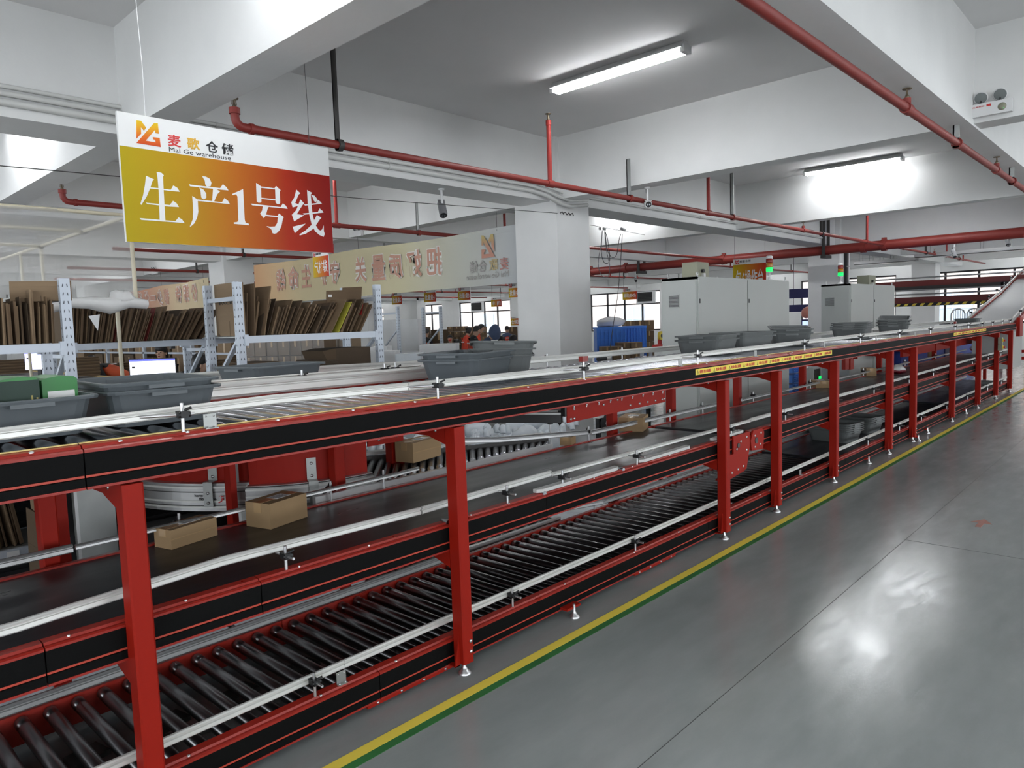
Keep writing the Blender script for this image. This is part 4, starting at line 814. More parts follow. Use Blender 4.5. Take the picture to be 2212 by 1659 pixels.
# small hanging signs, facing the camera side of the hall
seen = set()
def small_sign(px0, px1, pyt, pyb, pyw, X, body, label, logo=True, post=True, chars=None):
    a = at(px0, (pyw+pyb)/2, X=X); c = at(px1, (pyw+pyb)/2, X=X); yl, yr = a.y, c.y
    zt = at(px0, pyt, X=X).z; zb = at(px0, pyb, X=X).z; zw = at(px0, pyw, X=X).z
    o = thing('hanging_sign', (X, (yl+yr)/2, zb), label, 'sign')
    g = ramp_mat('small_sign_gradient', 1, yl, yr, [(0, (.60, .45, .015)), (.45, (.60, .22, .02)), (1, (.52, .02, .015))])
    b = MB(); b.box(X, X+.02, yr, yl, zb, zt, M['paper']); b.build('board', o)
    b = MB(); b.box(X-.002, X, yr, yl, zb, zw, g); b.build('orange_panel', o)
    W_ = yl-yr; H_ = zw-zb
    text(body, H_*.7, M['white'], (X-.003, yl-W_*.08, zb+H_*.18), (0, -1, 0), (0, 0, 1), o, bold=H_*.010, width=W_*.84, height=H_*.62)
    if logo:
        hb = zt-zw; b = MB(); 
        for poly in GL['logo']: b.ext([(yl-W_*.06-(p[0]-mnx)/(mxx-mnx)*hb*.75, zw+hb*.12+(p[1]-mnz)/(mxz-mnz)*hb*.75) for p in poly], X-.003, X-.001, 'x', M['redp'])
        b.build('logo', o)
        text('麦歌仓储', hb*.5, M['ink'], (X-.002, yl-W_*.20, zw+hb*.35), (0, -1, 0), (0, 0, 1), o, bold=.001, width=W_*.34, height=hb*.42)
    for y in (yl-.03, yr+.03): b = MB(); b.tube([(X+.01, y, zt), (X+.01, y, ZC)], .003, M['dark'], 5); b.build('wire', o)
    return o
small_sign(677, 710, 546, 600, 556, 6.35, '气柱袋', 'small orange sign reading 气柱袋 below the corner of the large sign')
small_sign(847, 868, 632, 658, 640, 14.2, '批量桌5', 'leftmost orange batch table sign under the banner, ending in 5')
small_sign(916, 941, 626, 653, 633, 14.2, '批量桌4', 'second orange batch table sign from the left, ending in 4')
small_sign(990, 1016, 621, 649, 630, 14.2, '批量桌3', 'third orange batch table sign, beside the small navy flag, ending in 3')
small_sign(1099, 1127, 612, 643, 623, 13.2, '批量桌2', 'orange batch table sign touching the left edge of the big column')
small_sign(1061, 1083, 644, 663, 648, 16.0, '丰 网', 'orange sign reading 丰网 before the far window')
small_sign(1345, 1376, 624, 648, 631, 20.2, '邮政(EMS)', 'orange sign reading 邮政(EMS) before the far window')
small_sign(1584, 1655, 561, 632, 573, 15.6, '包6操作台', 'orange sign reading 操作台 rising behind the first grey cabinet')
small_sign(1103, 1124, 685, 703, 688, 24.0, '仓储区', 'small red and yellow board on the wall beside the big column')
small_sign(334, 352, 678, 690, 680, 11.0, '袋装区', 'small orange sign half hidden below the pink banner', logo=False)
# ================================================================ CEILING DEVICES
def emergency_light(p, label, nrm=(-1, 0, 0), s=1.0, writing=True):
    p = Vector(p); o = thing('emergency_light', p, label, 'emergency light')
    u = Vector((0, -1, 0)) if nrm[0] else Vector((1, 0, 0)); nv = Vector(nrm)
    def P(a, b_, c): return p + u*a*s + Vector((0, 0, 1))*b_*s + nv*c*s
    b = MB(p); vs = [P(a, b_, c) for c in (0, .05) for a, b_ in ((-.14, -.05), (.14, -.05), (.14, .05), (-.14, .05))]
    b.add(vs, [(0, 1, 2, 3), (7, 6, 5, 4), (0, 4, 5, 1), (1, 5, 6, 2), (2, 6, 7, 3), (3, 7, 4, 0)], M['fix']); h = b.build('body', o)
    if writing:
        b = MB(p); vs = [P(a, b_, .0508) for a, b_ in ((-.03, .018), (.0, .018), (.0, .036), (-.03, .036))]; b.add(vs, [(0, 1, 2, 3)], M['redp']); b.build('red_mark', h)
        b = MB(p); b.lathe(P(.075, -.002, .05), [(.030*s, 0), (.030*s, .0015), (.0, .002)], M['olive'], 14, nrm); b.build('display', h)
        b = MB(p); b.lathe(P(.085, -.018, .051), [(.003, 0), (.003, .003), (0, .004)], M['ledg'], 6, nrm); b.build('indicator', h)
        text('应急照明', .02, M['redp'], P(-.125, .02, .051), u, (0, 0, 1), h, width=.04*s*2.0, height=.012)
    for a in (-.07, .06):
        c = P(a, .095, .045); ax = (nv*.9+Vector((0, 0, -.55))).normalized(); b = MB(c)
        b.lathe(c, [(0, -.03*s), (.03*s, -.025*s), (.05*s, -.004*s), (.052*s, .004*s), (.045*s, .006*s)], M['fix'], 16, ax); b.lathe(c, [(.044*s, .0065*s), (.03*s, .010*s), (0, .012*s)], M['glens'], 16, ax)
        b.tube([c, P(a, .05, .03)], .008, M['black'], 6); b.build('lamp_head', o)
    return o
emergency_light(at(2143, 236, X=7.36), 'white emergency light with two round heads on the beam at the upper right', s=1.05)
emergency_light(at(775, 505, X=7.36), 'emergency light with two heads on the beam right of the hanging sign', s=.9, writing=False)
emergency_light(at(336, 588, X=7.36), 'distant emergency light above the pink banner', s=1.0, writing=False)
def cctv(p, label, aim, s=1.0, dark=False, drop=.16, rod=False):
    p = Vector(p); o = thing('security_camera', p, label, 'camera'); aim = Vector(aim).normalized(); q = p + Vector((0, 0, -drop))
    b = MB(p)
    if rod: b.tube([p, (p.x, p.y, ZC)], .012, M['fix'], 8)
    b.lathe(p, [(.035, 0), (.035, -.012), (.012, -.02)], M['fix'], 12); b.tube([p, p+Vector((.004, 0, -drop*.55)), q], .012*s, M['fix'], 8); b.tube([p+Vector((0, .02, 0)), p+Vector((.02, .03, -.05)), q+Vector((.02, 0, .02))], .004, M['dark'], 6); b.build('bracket', o)
    b = MB(q); mm = M['cloth3'] if dark else M['fix']; b.tube([q-aim*.07*s, q-aim*.065*s, q+aim*.09*s], [.026*s, .036*s, .036*s], mm, 14); b.bar(q-aim*.06*s+Vector((0, 0, .036*s)), q+aim*.12*s+Vector((0, 0, .036*s)), .066*s, .006, mm); b.build('housing', o)
    b = MB(q); b.tube([q+aim*.088*s, q+aim*.093*s], .030*s, M['black'], 14)
    side = aim.cross(Vector((0, 0, 1))).normalized()
    for k in (-1, 1): b.tube([q+aim*.093*s+side*.012*k*s, q+aim*.096*s+side*.012*k*s], .009*s, M['steel'], 8)
    b.build('lens', o)
    return o
cctv((5.60, 6.25, 3.2), 'grey security camera under the conduit beam, left of the big column', (-.3, -.5, -.75), 1.25, True, .22)
cctv((7.5, 4.72, 3.2), 'white security camera right of the big column, facing the viewer', (-.75, -.6, -.25), 1.15, drop=.19)
cctv((20.5, 4.2, 3.15), 'dark security camera under the far beam before the third column', (-.5, -.3, -.8), 1.3, True, rod=True)
p = at(1373, 603, d=22); cctv((p.x, p.y, p.z+.15), 'small dark security camera above the EMS sign', (-.6, -.5, -.4), 1.2, True, rod=True)
p = at(2177, 520, d=17); cctv((p.x, p.y, p.z+.12), 'small dark security camera under the main pipe at the far right', (-.7, -.2, -.5), 1.3, True, rod=True)
# festoon cable on its wire
o = thing('festoon_cable', at(1320, 500, Y=8.0), 'looped hanging air hose on a wire right of the big column', 'cable')
W0, W1 = at(1275, 486, Y=8.0), at(1395, 508, Y=8.0); b = MB(W0); b.tube([W0, W1], .004, M['dark'], 5); b.build('wire', o)
def hose(pts, m, r=.006):
    b = MB(); P_ = [at(x, y, Y=8.0) for x, y in pts]; Q = []
    for i in range(len(P_)-1):
        a, c = P_[i], P_[i+1]; p_ = P_[max(i-1, 0)]; n_ = P_[min(i+2, len(P_)-1)]
        for k in range(4):
            t = k/4; Q.append(.5*((2*a)+(c-p_)*t+(2*p_-5*a+4*c-n_)*t*t+(3*a-p_-3*c+n_)*t*t*t))
    Q.append(P_[-1]); b.tube(Q, r, m, 6); b.build('hose', o)
hose([(1301, 497), (1298, 530), (1292, 570), (1300, 595), (1313, 597), (1317, 575), (1310, 540), (1306, 500)], M['cloth3'])
hose([(1307, 500), (1312, 540), (1322, 556), (1332, 550), (1337, 520), (1341, 505)], M['dark'])
hose([(1301, 500), (1299, 545), (1306, 568), (1317, 562), (1313, 520), (1307, 500)], M['dark'])
hose([(1344, 505), (1341, 560), (1334, 640), (1325, 700), (1317, 757)], M['dark'])
for px, n in ((1296, 1), (1304, 2), (1342, 4)):
    for k in range(n): q = at(px+k*2.5, 494+k*.8, Y=8.0); b = MB(q); b.lathe(q, [(.0, -.01), (.028, -.006), (.028, .006), (0, .01)], M['white'], 10, (1, 0, 0)); b.build('trolley_wheel', o)
# ================================================================ CABINETS
def cabinet(x0, xm, x1, y0, z1, label, louv, depth=.47):
    o = thing('electrical_cabinet', ((x0+x1)/2, y0, 0), label, 'cabinet', 'grey electrical cabinets behind the conveyor'); y1 = y0+depth
    b = MB((x0, y0, 0)); b.box(x0+.006, x1-.006, y0+.02, y1, .0, z1-.02, M['cabd']); b.box(x0, x1, y0+.01, y1+.01, z1-.03, z1, M['cab']); b.box(x0, x0+.02, y0+.01, y1, 0, z1, M['cab']); b.box(x1-.02, x1, y0+.01, y1, 0, z1, M['cab']); b.build('body', o)
    for a, c in ((x0, xm), (xm, x1)):
        b = MB((a, y0, 0)); b.box(a+.012, c-.012, y0, y0+.022, .06, z1-.015, M['cab']); dr = b.build('door', o)
        for z in (.35, 1.1, 1.8): b = MB((a, y0, z)); b.tube([(a+.03, y0-.004, z), (a+.03, y0-.004, z+.05)], .006, M['cabd'], 6); b.build('hinge', dr)
    b = MB((x0, y0, 0)); b.box(x0-.012, x0, y0+.025, y1-.015, .06, z1-.03, M['cab']); sp = b.build('side_panel', o)
    ya, yb, za, zb = louv; b = MB((x0, ya, za)); b.box(x0-.018, x0-.011, ya, yb, za, zb, M['cab']); lv = b.build('louvre', o)
    for k in range(9): z = za+.012+(zb-za-.03)*k/8; b = MB((x0, ya, z)); b.obox((x0-.021, (ya+yb)/2, z), (.012, (yb-ya)*.92, .005), M['cloth3'], ry=.5); b.build('slat', lv)
    for x, y in ((x0+.05, y0+.04), (x0+.05, y1-.06), (x1-.05, y0+.04), (xm, y1-.06)):
        b = MB((x, y, z1)); b.tube([(x+.022*math.cos(t), y+.0, z1+.03+.022*math.sin(t)) for t in [k*math.pi/5 for k in range(11)]], .005, M['bolt'], 6); b.tube([(x, y, z1), (x, y, z1+.01)], .01, M['bolt'], 8); b.build('lifting_eye', o)
    return o
a = at(1445, 637, X=7.36); c = at(1468, 664, X=7.36)
cabinet(7.373, 8.626, 9.92, 4.0, 2.10, 'wide grey electrical cabinet right of the big column', (c.y, a.y, c.z, a.z))
a = at(1783, 642, X=12.42); c = at(1803, 661, X=12.42)
cabinet(12.43, 13.62, 14.87, 4.0, 2.108, 'second grey electrical cabinet before the second column', (c.y, a.y, c.z, a.z))
for x, y, lab in ((7.9, 4.32, 'olive terminal box on top of the first cabinet'), (14.2, 4.3, 'small olive terminal box on top of the second cabinet')):
    o = thing('terminal_box', (x, y, 2.1), lab, 'box'); b = MB((x, y, 2.1)); w = .14 if x < 10 else .2; b.box(x-w, x+w, y-.1, y+.1, 2.105, 2.105+.19, M['olive']); b.build('housing', o)
    b = MB((x, y, 2.1)); b.tube([(x-.03, y-.1, 2.19), (x-.03, y-.13, 2.19)], .022, M['black'], 10); b.box(x-.05, x-.01, y-.14, y-.10, 2.11, 2.16, M['bolt']); b.build('cable_gland', o)
for x, lab, z in ((9.78, 'signal tower lit green on the first cabinet', 2.1), (12.60, 'signal tower lit green on the second cabinet', 2.108)):
    y = 4.22; o = thing('signal_tower', (x, y, z), lab, 'signal light'); b = MB((x, y, z)); b.lathe((x, y, z), [(.05, 0), (.04, .03), (.014, .04), (.014, .12), (.04, .125), (.04, .135)], M['fix'], 12); b.build('stem', o)
    for k, (mm, nm) in enumerate((('ledg', 'green_lens'), ('lensy', 'amber_lens'), ('lensr', 'red_lens'))):
        zz = z+.135+k*.06; b = MB((x, y, zz)); b.lathe((x, y, zz), [(.04, 0), (.045, .01), (.045, .05), (.04, .06)], M[mm], 14); b.build(nm, o)
    b = MB((x, y, z)); b.lathe((x, y, z+.315), [(.044, 0), (.044, .03), (.03, .04), (0, .042)], M['fix'], 14); b.build('cap', o)
# louvred heater and blue plastic crate stacks below the top tier
o = thing('ventilation_unit', (11.9, 3.9, .75), 'white wire-covered fan box with a green lamp under the conveyor', 'fan'); p = at(1765, 816, Y=3.9)
b = MB(p); b.box(p.x-.15, p.x+.15, 3.9, 4.0, p.z-.12, p.z+.15, M['cab']); b.box(p.x-.12, p.x+.12, 3.92, 4.0, 0, p.z-.12, M['cab']); b.build('body', o)
for k in range(7): b = MB(p); b.box(p.x-.12+.035*k, p.x-.105+.035*k, 3.89, 3.9, p.z-.1, p.z+.13, M['dark']); b.build('bar', o)
b = MB(p); b.box(p.x+.03, p.x+.13, 3.885, 3.889, p.z-.02, p.z+.02, M['ledg']); b.build('lamp', o)
for k, (px, lab) in enumerate(((1728, 'stack of blue mesh crates under the conveyor, left of the fifth frame'),)):
    p = at(px, 830, Y=4.3); o = thing('crate_stack', (p.x, 4.3, 0), lab, 'crates')
    for i in range(7):
        z = i*.15; b = MB((p.x, 4.3, z)); x = p.x
        for j in range(5): b.box(x-.25, x+.25, 4.3, 4.32, z+.028*j, z+.028*j+.012, M['blue'])
        for j in range(7): b.box(x-.25+.08*j, x-.235+.08*j, 4.3, 4.32, z, z+.13, M['blue'])
        b.box(x-.25, x+.25, 4.32, 4.7, z, z+.12, M['blue']); b.build('crate', o)
o = thing('machine', (16, 4.2, 0), 'big blue machine casing behind the far end of the conveyor', 'machine')
b = MB((16, 4.2, 0)); b.ext([(14.95, 0), (21.5, 0), (21.5, 1.12), (18.6, 1.12), (18.0, 1.0), (14.95, 1.05)], 3.9, 5.2, 'y', M['bluep']); b.build('casing', o)
b = MB((16, 4.2, 0)); b.box(14.95, 21.5, 3.88, 3.9, .50, .53, M['navy']); b.box(18.3, 19.3, 3.88, 3.9, .53, 1.12, M['navy']); b.build('dark_panel', o)
o = thing('red_cover', (15, 3.5, .8), 'red sheet metal cover beside the far end of the belt', 'cover'); b = MB((17, 3.5, .8)); b.box(13.2, 19.5, 3.42, 3.46, .86, 1.13, M['red']); b.build('panel', o)
o = thing('red_box', (9.7, 3.5, .9), 'pair of small red boxes hanging under the upper tier', 'box')
for px in (1842, 1831): p = at(px, 784, Y=3.45); b = MB(p); b.box(p.x-.09, p.x+.06, 3.45, 3.5, p.z-.09, p.z+.09, M['redw']); b.box(p.x-.03, p.x, 3.38, 3.46, p.z+.06, 1.2, M['redw']); b.build('housing', o)
# ---------------------------------------------------------------- high red gantries, barrier, navy boards
o = thing('gantry_conveyor', (22, 5, 1.8), 'dark red elevated rails with a black and yellow striped band', 'conveyor')
M['maroon'] = mat('maroon_steel', (.16, .018, .016), .45)
M['strp'] = mat('hazard_black', (.01, .01, .01), .5)
GX = 23.2
for z0, z1, mm in ((2.31, 2.47, 'maroon'), (2.22, 2.31, 'dark'), (1.83, 2.0, 'maroon')): b = MB((GX, 5, z0)); b.box(GX, GX+.08, 2.0, 8.5, z0, z1, M[mm]); b.build('rail', o)
for z in (2.20, 2.55, 2.08): b = MB((GX, 5, z)); b.tube([(GX-.02, 2, z), (GX-.02, 8.5, z)], .022, M['alu2'], 8); b.build('guard_rail', o)
b = MB((GX, 5, 1.8)); b.box(GX-.01, GX, 3.3, 8.5, 1.74, 1.83, M['strp']); hb = b.build('hazard_band', o)
for k in range(24):
    y = 3.4+.21*k; b = MB((GX, y, 1.74)); b.ext([(y, 1.75), (y+.09, 1.75), (y+.03, 1.82), (y-.06, 1.82)], GX-.014, GX-.01, 'x', M['ylw']); b.build('stripe', hb)
for y in (3.6, 8.2): b = MB((GX, y, 0)); b.box(GX, GX+.08, y-.04, y+.04, 0, 2.3, M['maroon']); b.build('leg', o)
o = thing('crowd_barrier', (25, 4, 0), 'grey steel crowd barrier before the far window', 'barrier'); BXX = 26.0
a = at(2055, 668, X=BXX); c = at(2120, 664, X=BXX)
for s0, s1 in ((a.y, (a.y+c.y)/2+.03), ((a.y+c.y)/2-.03, c.y)):
    b = MB((BXX, s0, 0)); z1 = a.z; b.tube([(BXX, s0, .2), (BXX, s0, z1-.15), (BXX, s0-.05, z1-.04), (BXX, s0-.15, z1), (BXX, s1+.15, z1), (BXX, s1+.05, z1-.04), (BXX, s1, z1-.15), (BXX, s1, .2)], .022, M['alu2'], 8); b.build('frame', o)
    for k in range(1, 6): y = s0+(s1-s0)*k/6; b = MB((BXX, y, 0)); b.tube([(BXX, y, .25), (BXX, y, z1)], .010, M['alu2'], 6); b.build('bar', o)
    b = MB((BXX, s0, 0)); b.box(BXX-.2, BXX+.2, s0-.02, s0+.02, 0, .04, M['alu2']); b.tube([(BXX, s0, .04), (BXX, s0, .2)], .02, M['alu2'], 8); b.build('foot', o)
for z0, z1, lab in ((2.0, 2.44, 'upper navy blue board left of the second column'), (1.55, 1.80, 'lower navy blue board left of the second column')):
    X_ = 20.0; a = at(1706, 640, X=X_); c = at(1755, 640, X=X_); zt = at(1706, 625 if z0 > 1.9 else 659, X=X_).z; zb = at(1706, 645 if z0 > 1.9 else 674, X=X_).z
    o = thing('hanging_board', (X_, a.y, zb), lab, 'board'); b = MB((X_, a.y, zb)); b.box(X_, X_+.05, c.y-.4, a.y+.02, zb, zt, M['navy']); b.build('panel', o)
    for y in (a.y-.1, c.y-.2): b = MB((X_, y, zt)); b.tube([(X_+.02, y, zt), (X_+.02, y, ZC)], .006, M['dark'], 6); b.build('rod', o)
o = thing('display_screen', at(1740, 700, X=19.0), 'lit blue and red poster screen left of the second column', 'screen'); a = at(1731, 690, X=19); c = at(1757, 742, X=19)
b = MB(a); b.box(19, 19.04, c.y-.3, a.y, c.z, a.z, M['navy']); b.box(19, 19.04, (a.y+c.y)/2-.3, (a.y+c.y)/2-.1, 0, c.z, M['navy']); b.build('frame', o); b = MB(a); M['lcd'] = mat('lit_poster', (.5, .6, .9), .4, emit=(.45, .58, .95), es=.8); b.box(18.99, 19, c.y-.3, a.y-.03, c.z+.03, a.z-.05, M['lcd']); b.build('panel', o)
M['lcdr'] = mat('lit_red_print', (.8, .1, .05), .4, emit=(.75, .08, .04), es=.8); b = MB(a); b.ext([(a.y-.25, c.z+.03), (c.y-.3, c.z+.03), (c.y-.3, a.z-.2), (a.y-.3, a.z-.3), (a.y-.15, a.z-.38)], 18.985, 18.99, 'x', M['lcdr']); b.build('red_shape', o)
M['balloon'] = mat('pink_balloon', (.62, .25, .19), .35); p = at(1743, 675, X=18.6); o = thing('balloon', p, 'pale pink balloon above the lit poster screen', 'balloon'); b = MB(p)
b.lathe(p, [(.0, -.15), (.08, -.12), (.15, -.04), (.15, .04), (.09, .10), (0, .12)], M['balloon'], 14, (.25, .9, .35)); b.build('skin', o)
b = MB(p); b.tube([p+Vector((0, 0, -.1)), p+Vector((.02, 0, -p.z))], .003, M['white'], 5); b.build('string', o)
# ================================================================ SIDE CONVEYORS BEHIND THE LINE
o = thing('feeder_conveyor', (1, 3.9, 1.2), 'short feeder conveyor joining the top tier from behind, with white rollers', 'conveyor')
for y, nr in ((3.45, True), (4.33, False)):
    b = MB((0, y, 1.3)); b.box(-.9, 3.0 if nr else 2.9, y-.025, y+.025, 1.20, 1.325, M['redw']); b.build('side_rail', o)
M['rollw'] = mat('white_roller', (.60, .60, .60), .35, metal=.3)
rollers([-.8+.1*i for i in range(37)], 3.48, 4.30, 1.303, .028, o, M['rollw'])
b = MB((0, 3.9, 1.2)); b.box(-.9, 2.95, 3.46, 4.32, 1.2, 1.206, M['dark']); b.build('under_tray', o)
guard([(-.9, 3.43, 1.375), (1.5, 3.43, 1.372), (2.9, 3.40, 1.365)], o, h=.075); guard([(-.9, 3.56, 1.41), (2.9, 3.50, 1.395)], o, h=.03); guard([(-.9, 4.28, 1.39), (1.9, 4.28, 1.39), (3.55, 4.22, 1.36)], o, h=.06)
for x in (.9, 2.05, 2.6, 2.68): clamp(x, 3.47, 1.325, 3.54, 1.40, o, out=0)
for x in (.2, 2.4):
    for y in (3.52, 4.28): b = MB((x, y, 0)); b.box(x-.03, x+.03, y-.03, y+.03, 0, 1.2, M['red']); b.build('leg', o)
    b = MB((x, 3.5, .9)); b.box(x-.025, x+.025, 3.52, 4.28, .98, 1.03, M['red']); b.build('crossbeam', o)
b = MB((2.72, 3.62, 1.34)); b.obox((2.72, 3.9, 1.372), (.05, .03, .016), M['ledr']); b.build('sensor', o)
put_bin(2.07, 3.84, 1.331, 10, 'grey plastic bin on the feeder conveyor before the carton rack', 'grey plastic bins on the conveyor')
# curved conveyors with red skirts and aluminium rims (middle level, behind)
def curved(cx, cy, R, a0, a1, label, z0=.66, z1=.80, ztop=1.12, mark=False):
    o = thing('curved_conveyor', (cx, cy, z0), label, 'conveyor'); n = 14
    def arc(r, za, zb, t, m, name, par=o, s=1):
        b = MB((cx, cy, za)); vs = []
        for i in range(n+1):
            a = math.radians(a0+(a1-a0)*i/n)
            for rr, z in ((r, za), (r-t, za), (r-t, zb), (r, zb)): vs.append((cx+rr*math.cos(a), cy+rr*math.sin(a), z))
        fs = [(i*4+j, i*4+(j+1) % 4, i*4+4+(j+1) % 4, i*4+4+j) for i in range(n) for j in range(4)] + [(0, 1, 2, 3), tuple(n*4+3-j for j in range(4))]
        b.add(vs, fs, m); return b.build(name, par)
    rim = arc(R, z0, z1, .04, M['alu2'], 'rim')
    for z in (z0+.03, z0+.105): arc(R+.004, z, z+.004, .01, M['dark'], 'rim_groove', rim)
    for z in (z0+.018, z0+.05, z1-.012): arc(R+.006, z, z+.010, .012, M['alu'], 'rim_bead', rim)
    arc(R-.06, z1+.0, ztop, .012, M['red'], 'skirt'); arc(R-.01, z1, z1+.012, .10, M['alu2'], 'rim_top')
    arc(R-.08, z1-.05, z1-.03, .6, M['belt'], 'belt')
    return o
cc = curved(2.60, 4.62, 1.14, 192, 232, 'left curved conveyor with a red skirt and ribbed aluminium rim', z0=.665, z1=.805)
c2 = curved(2.44, 4.27, .86, 222, 270, 'right curved conveyor with a red skirt and aluminium rim', z0=.70, z1=.80)
def px_of(p):
    r = Vector(p)-Vector((0, 0, CH)); return r.dot(_R)/r.dot(_f)*FPX+1106
def on_arc(cx, cy, R, px, z):
    best = min((k*.25 for k in range(720, 1100)), key=lambda a: abs(px_of((cx+R*math.cos(math.radians(a)), cy+R*math.sin(math.radians(a)), z))-px))
    a = math.radians(best); return Vector((cx+R*math.cos(a), cy+R*math.sin(a), z)), Vector((-math.sin(a), math.cos(a), 0)), Vector((math.cos(a), math.sin(a), 0))
for px, z, (cx, cy, R), oo in ((452, .80, (2.60, 4.62, 1.14), cc), (678, .79, (2.44, 4.27, .86), c2)):
    p, t, nn = on_arc(cx, cy, R, px, z); w = .026
    def slab(a0, a1, z0, z1, nm, par):
        b = MB(p); vs = [p+t*i*w+nn*a+Vector((0, 0, zz)) for zz in (z0, z1) for a in (a0, a1) for i in (-1, 1)]
        b.add(vs, [(0, 2, 3, 1), (4, 5, 7, 6), (0, 1, 5, 4), (2, 6, 7, 3), (0, 4, 6, 2), (1, 3, 7, 5)], M['galv']); return b.build(nm, par)
    q = slab(.012, .016, -.11, .03, 'bracket', oo); slab(-.05, .016, .027, .031, 'bracket_fold', q); slab(-.052, -.048, .03, .15, 'bracket_top', q)
    for dz, da in ((-.03, .016), (-.085, .016), (.05, -.048), (.12, -.048)): b = MB(p); b.lathe(p+nn*da+Vector((0, 0, dz)), [(.009, 0), (.009, .005), (0, .007)], M['bolt'], 6, nn); b.build('bolt', q)
A1 = (2.60, 4.62, 1.146)
for body, px, z, w_ in (('herm', 421, .747, .048), ('mo', 430, .727, .028), ('06', 459, .727, .022)):
    p, t, nn = on_arc(*A1, px, z); text(body, .03, M['ink'], p, t, (0, 0, 1), cc, width=w_, height=.014, bold=.0006)
p, t, nn = on_arc(*A1, 476, .727); b = MB(p)
for ax, az, w_, h_ in ((-.012, -.012, .004, .004), (-.006, -.011, .007, .007), (.003, -.006, .010, .008), (.011, .006, .012, .012), (.012, .021, .014, .007), (.0, .024, .012, .003)):
    c_ = p+t*ax+Vector((0, 0, az)); vs = [c_+t*i*w_/2+Vector((0, 0, j*h_/2+i*.002))+nn*k for k in (0, .001) for i, j in ((-1, -1), (1, -1), (1, 1), (-1, 1))]
    b.add(vs, [(0, 1, 2, 3), (7, 6, 5, 4), (0, 4, 5, 1), (1, 5, 6, 2), (2, 6, 7, 3), (3, 7, 4, 0)], M['redp'])
b.build('red_emblem', cc)['kind'] = 'stuff'
for x0, x1, y0, y1, z1, lab in ((1.25, 2.75, 4.75, 5.3, .92, 'black machine casing behind the left curved conveyor'), (1.45, 2.5, 3.86, 4.4, .56, 'low black machine casing below the curved conveyors')):
    o = thing('black_casing', (x0, y0, 0), lab, 'machine'); b = MB((x0, y0, 0)); b.box(x0, x1, y0, y1, 0, z1, M['black']); b.build('casing', o)  # black boxes added to darken the gap below and behind the rims
    for k in range(12): b = MB((x0, y0, 0)); z = z1*(k+.5)/12; b.box(x0, x1, y0-.012, y0, z-.008, z+.008, M['cloth']); b.build('rib', o)
o = thing('ribbed_panel', (-.6, 5.36, 0), 'black ribbed panel behind the low shelf at the far left', 'panel'); b = MB((-.6, 5.36, 0)); b.box(-1.2, 1.32, 5.36, 5.38, 0, 1.18, M['black']); b.build('sheet', o)
for k in range(20): b = MB((-.6, 5.36, 0)); b.box(-1.2, 1.32, 5.345, 5.36, .06*k, .06*k+.02, M['cloth']); b.build('rib', o)
# legs, galvanised covers seen through the frames
for k, (px0, px1, Y, z0, z1, m, nm, lab) in enumerate(((92, 137, 3.9, .0, 1.2, 'red', 'support_leg', 'dark red leg at the far left behind the first post'), (495, 508, 3.72, 0, 1.2, 'red', 'support_leg', 'narrow red leg between the curved conveyors'), (728, 758, 3.72, 0, 1.2, 'red', 'support_leg', 'red leg at the right end of the right curved conveyor'), (848, 874, 3.8, 0, 1.2, 'red', 'support_leg', 'red leg behind the side roller track'))):
    a, c = at(px0, 1000, Y=Y).x, at(px1, 1000, Y=Y).x; o = thing(nm, (a, Y, 0), lab, 'leg'); b = MB((a, Y, 0)); b.box(a, c, Y, Y+.07, 0, z1, M[m]); b.build('post', o); b = MB((a, Y, 0)); b.box(a-.02, c+.02, Y-.02, Y+.09, 0, .01, M[m]); b.build('base_plate', o)
for k, (px0, px1, Y, lab) in enumerate(((155, 245, 4.25, 'tall galvanised sheet cover behind the first red post'), (508, 533, 3.85, 'narrow galvanised bolted plate between the curved conveyors'), (537, 572, 3.95, 'leaning galvanised guide plate beside the right curved conveyor'))):
    a, c = at(px0, 1050, Y=Y).x, at(px1, 1050, Y=Y).x; o = thing('metal_cover', (a, Y, 0), lab, 'cover'); b = MB((a, Y, 0)); b.box(a, c, Y, Y+.02, 0, 1.15, M['galv']); b.build('sheet', o)
    b = MB((a, Y, 0)); b.box(a, a+.015, Y-.02, Y, 0, 1.15, M['alu2']); b.build('fold', o)
    if k == 1:
        for z in (.95, .99, 1.03): b = MB((a, Y, z)); b.lathe(((a+c)/2, Y, z), [(.009, 0), (.009, .006), (0, .007)], M['bolt'], 6, (0, -1, 0)); b.build('bolt', o)
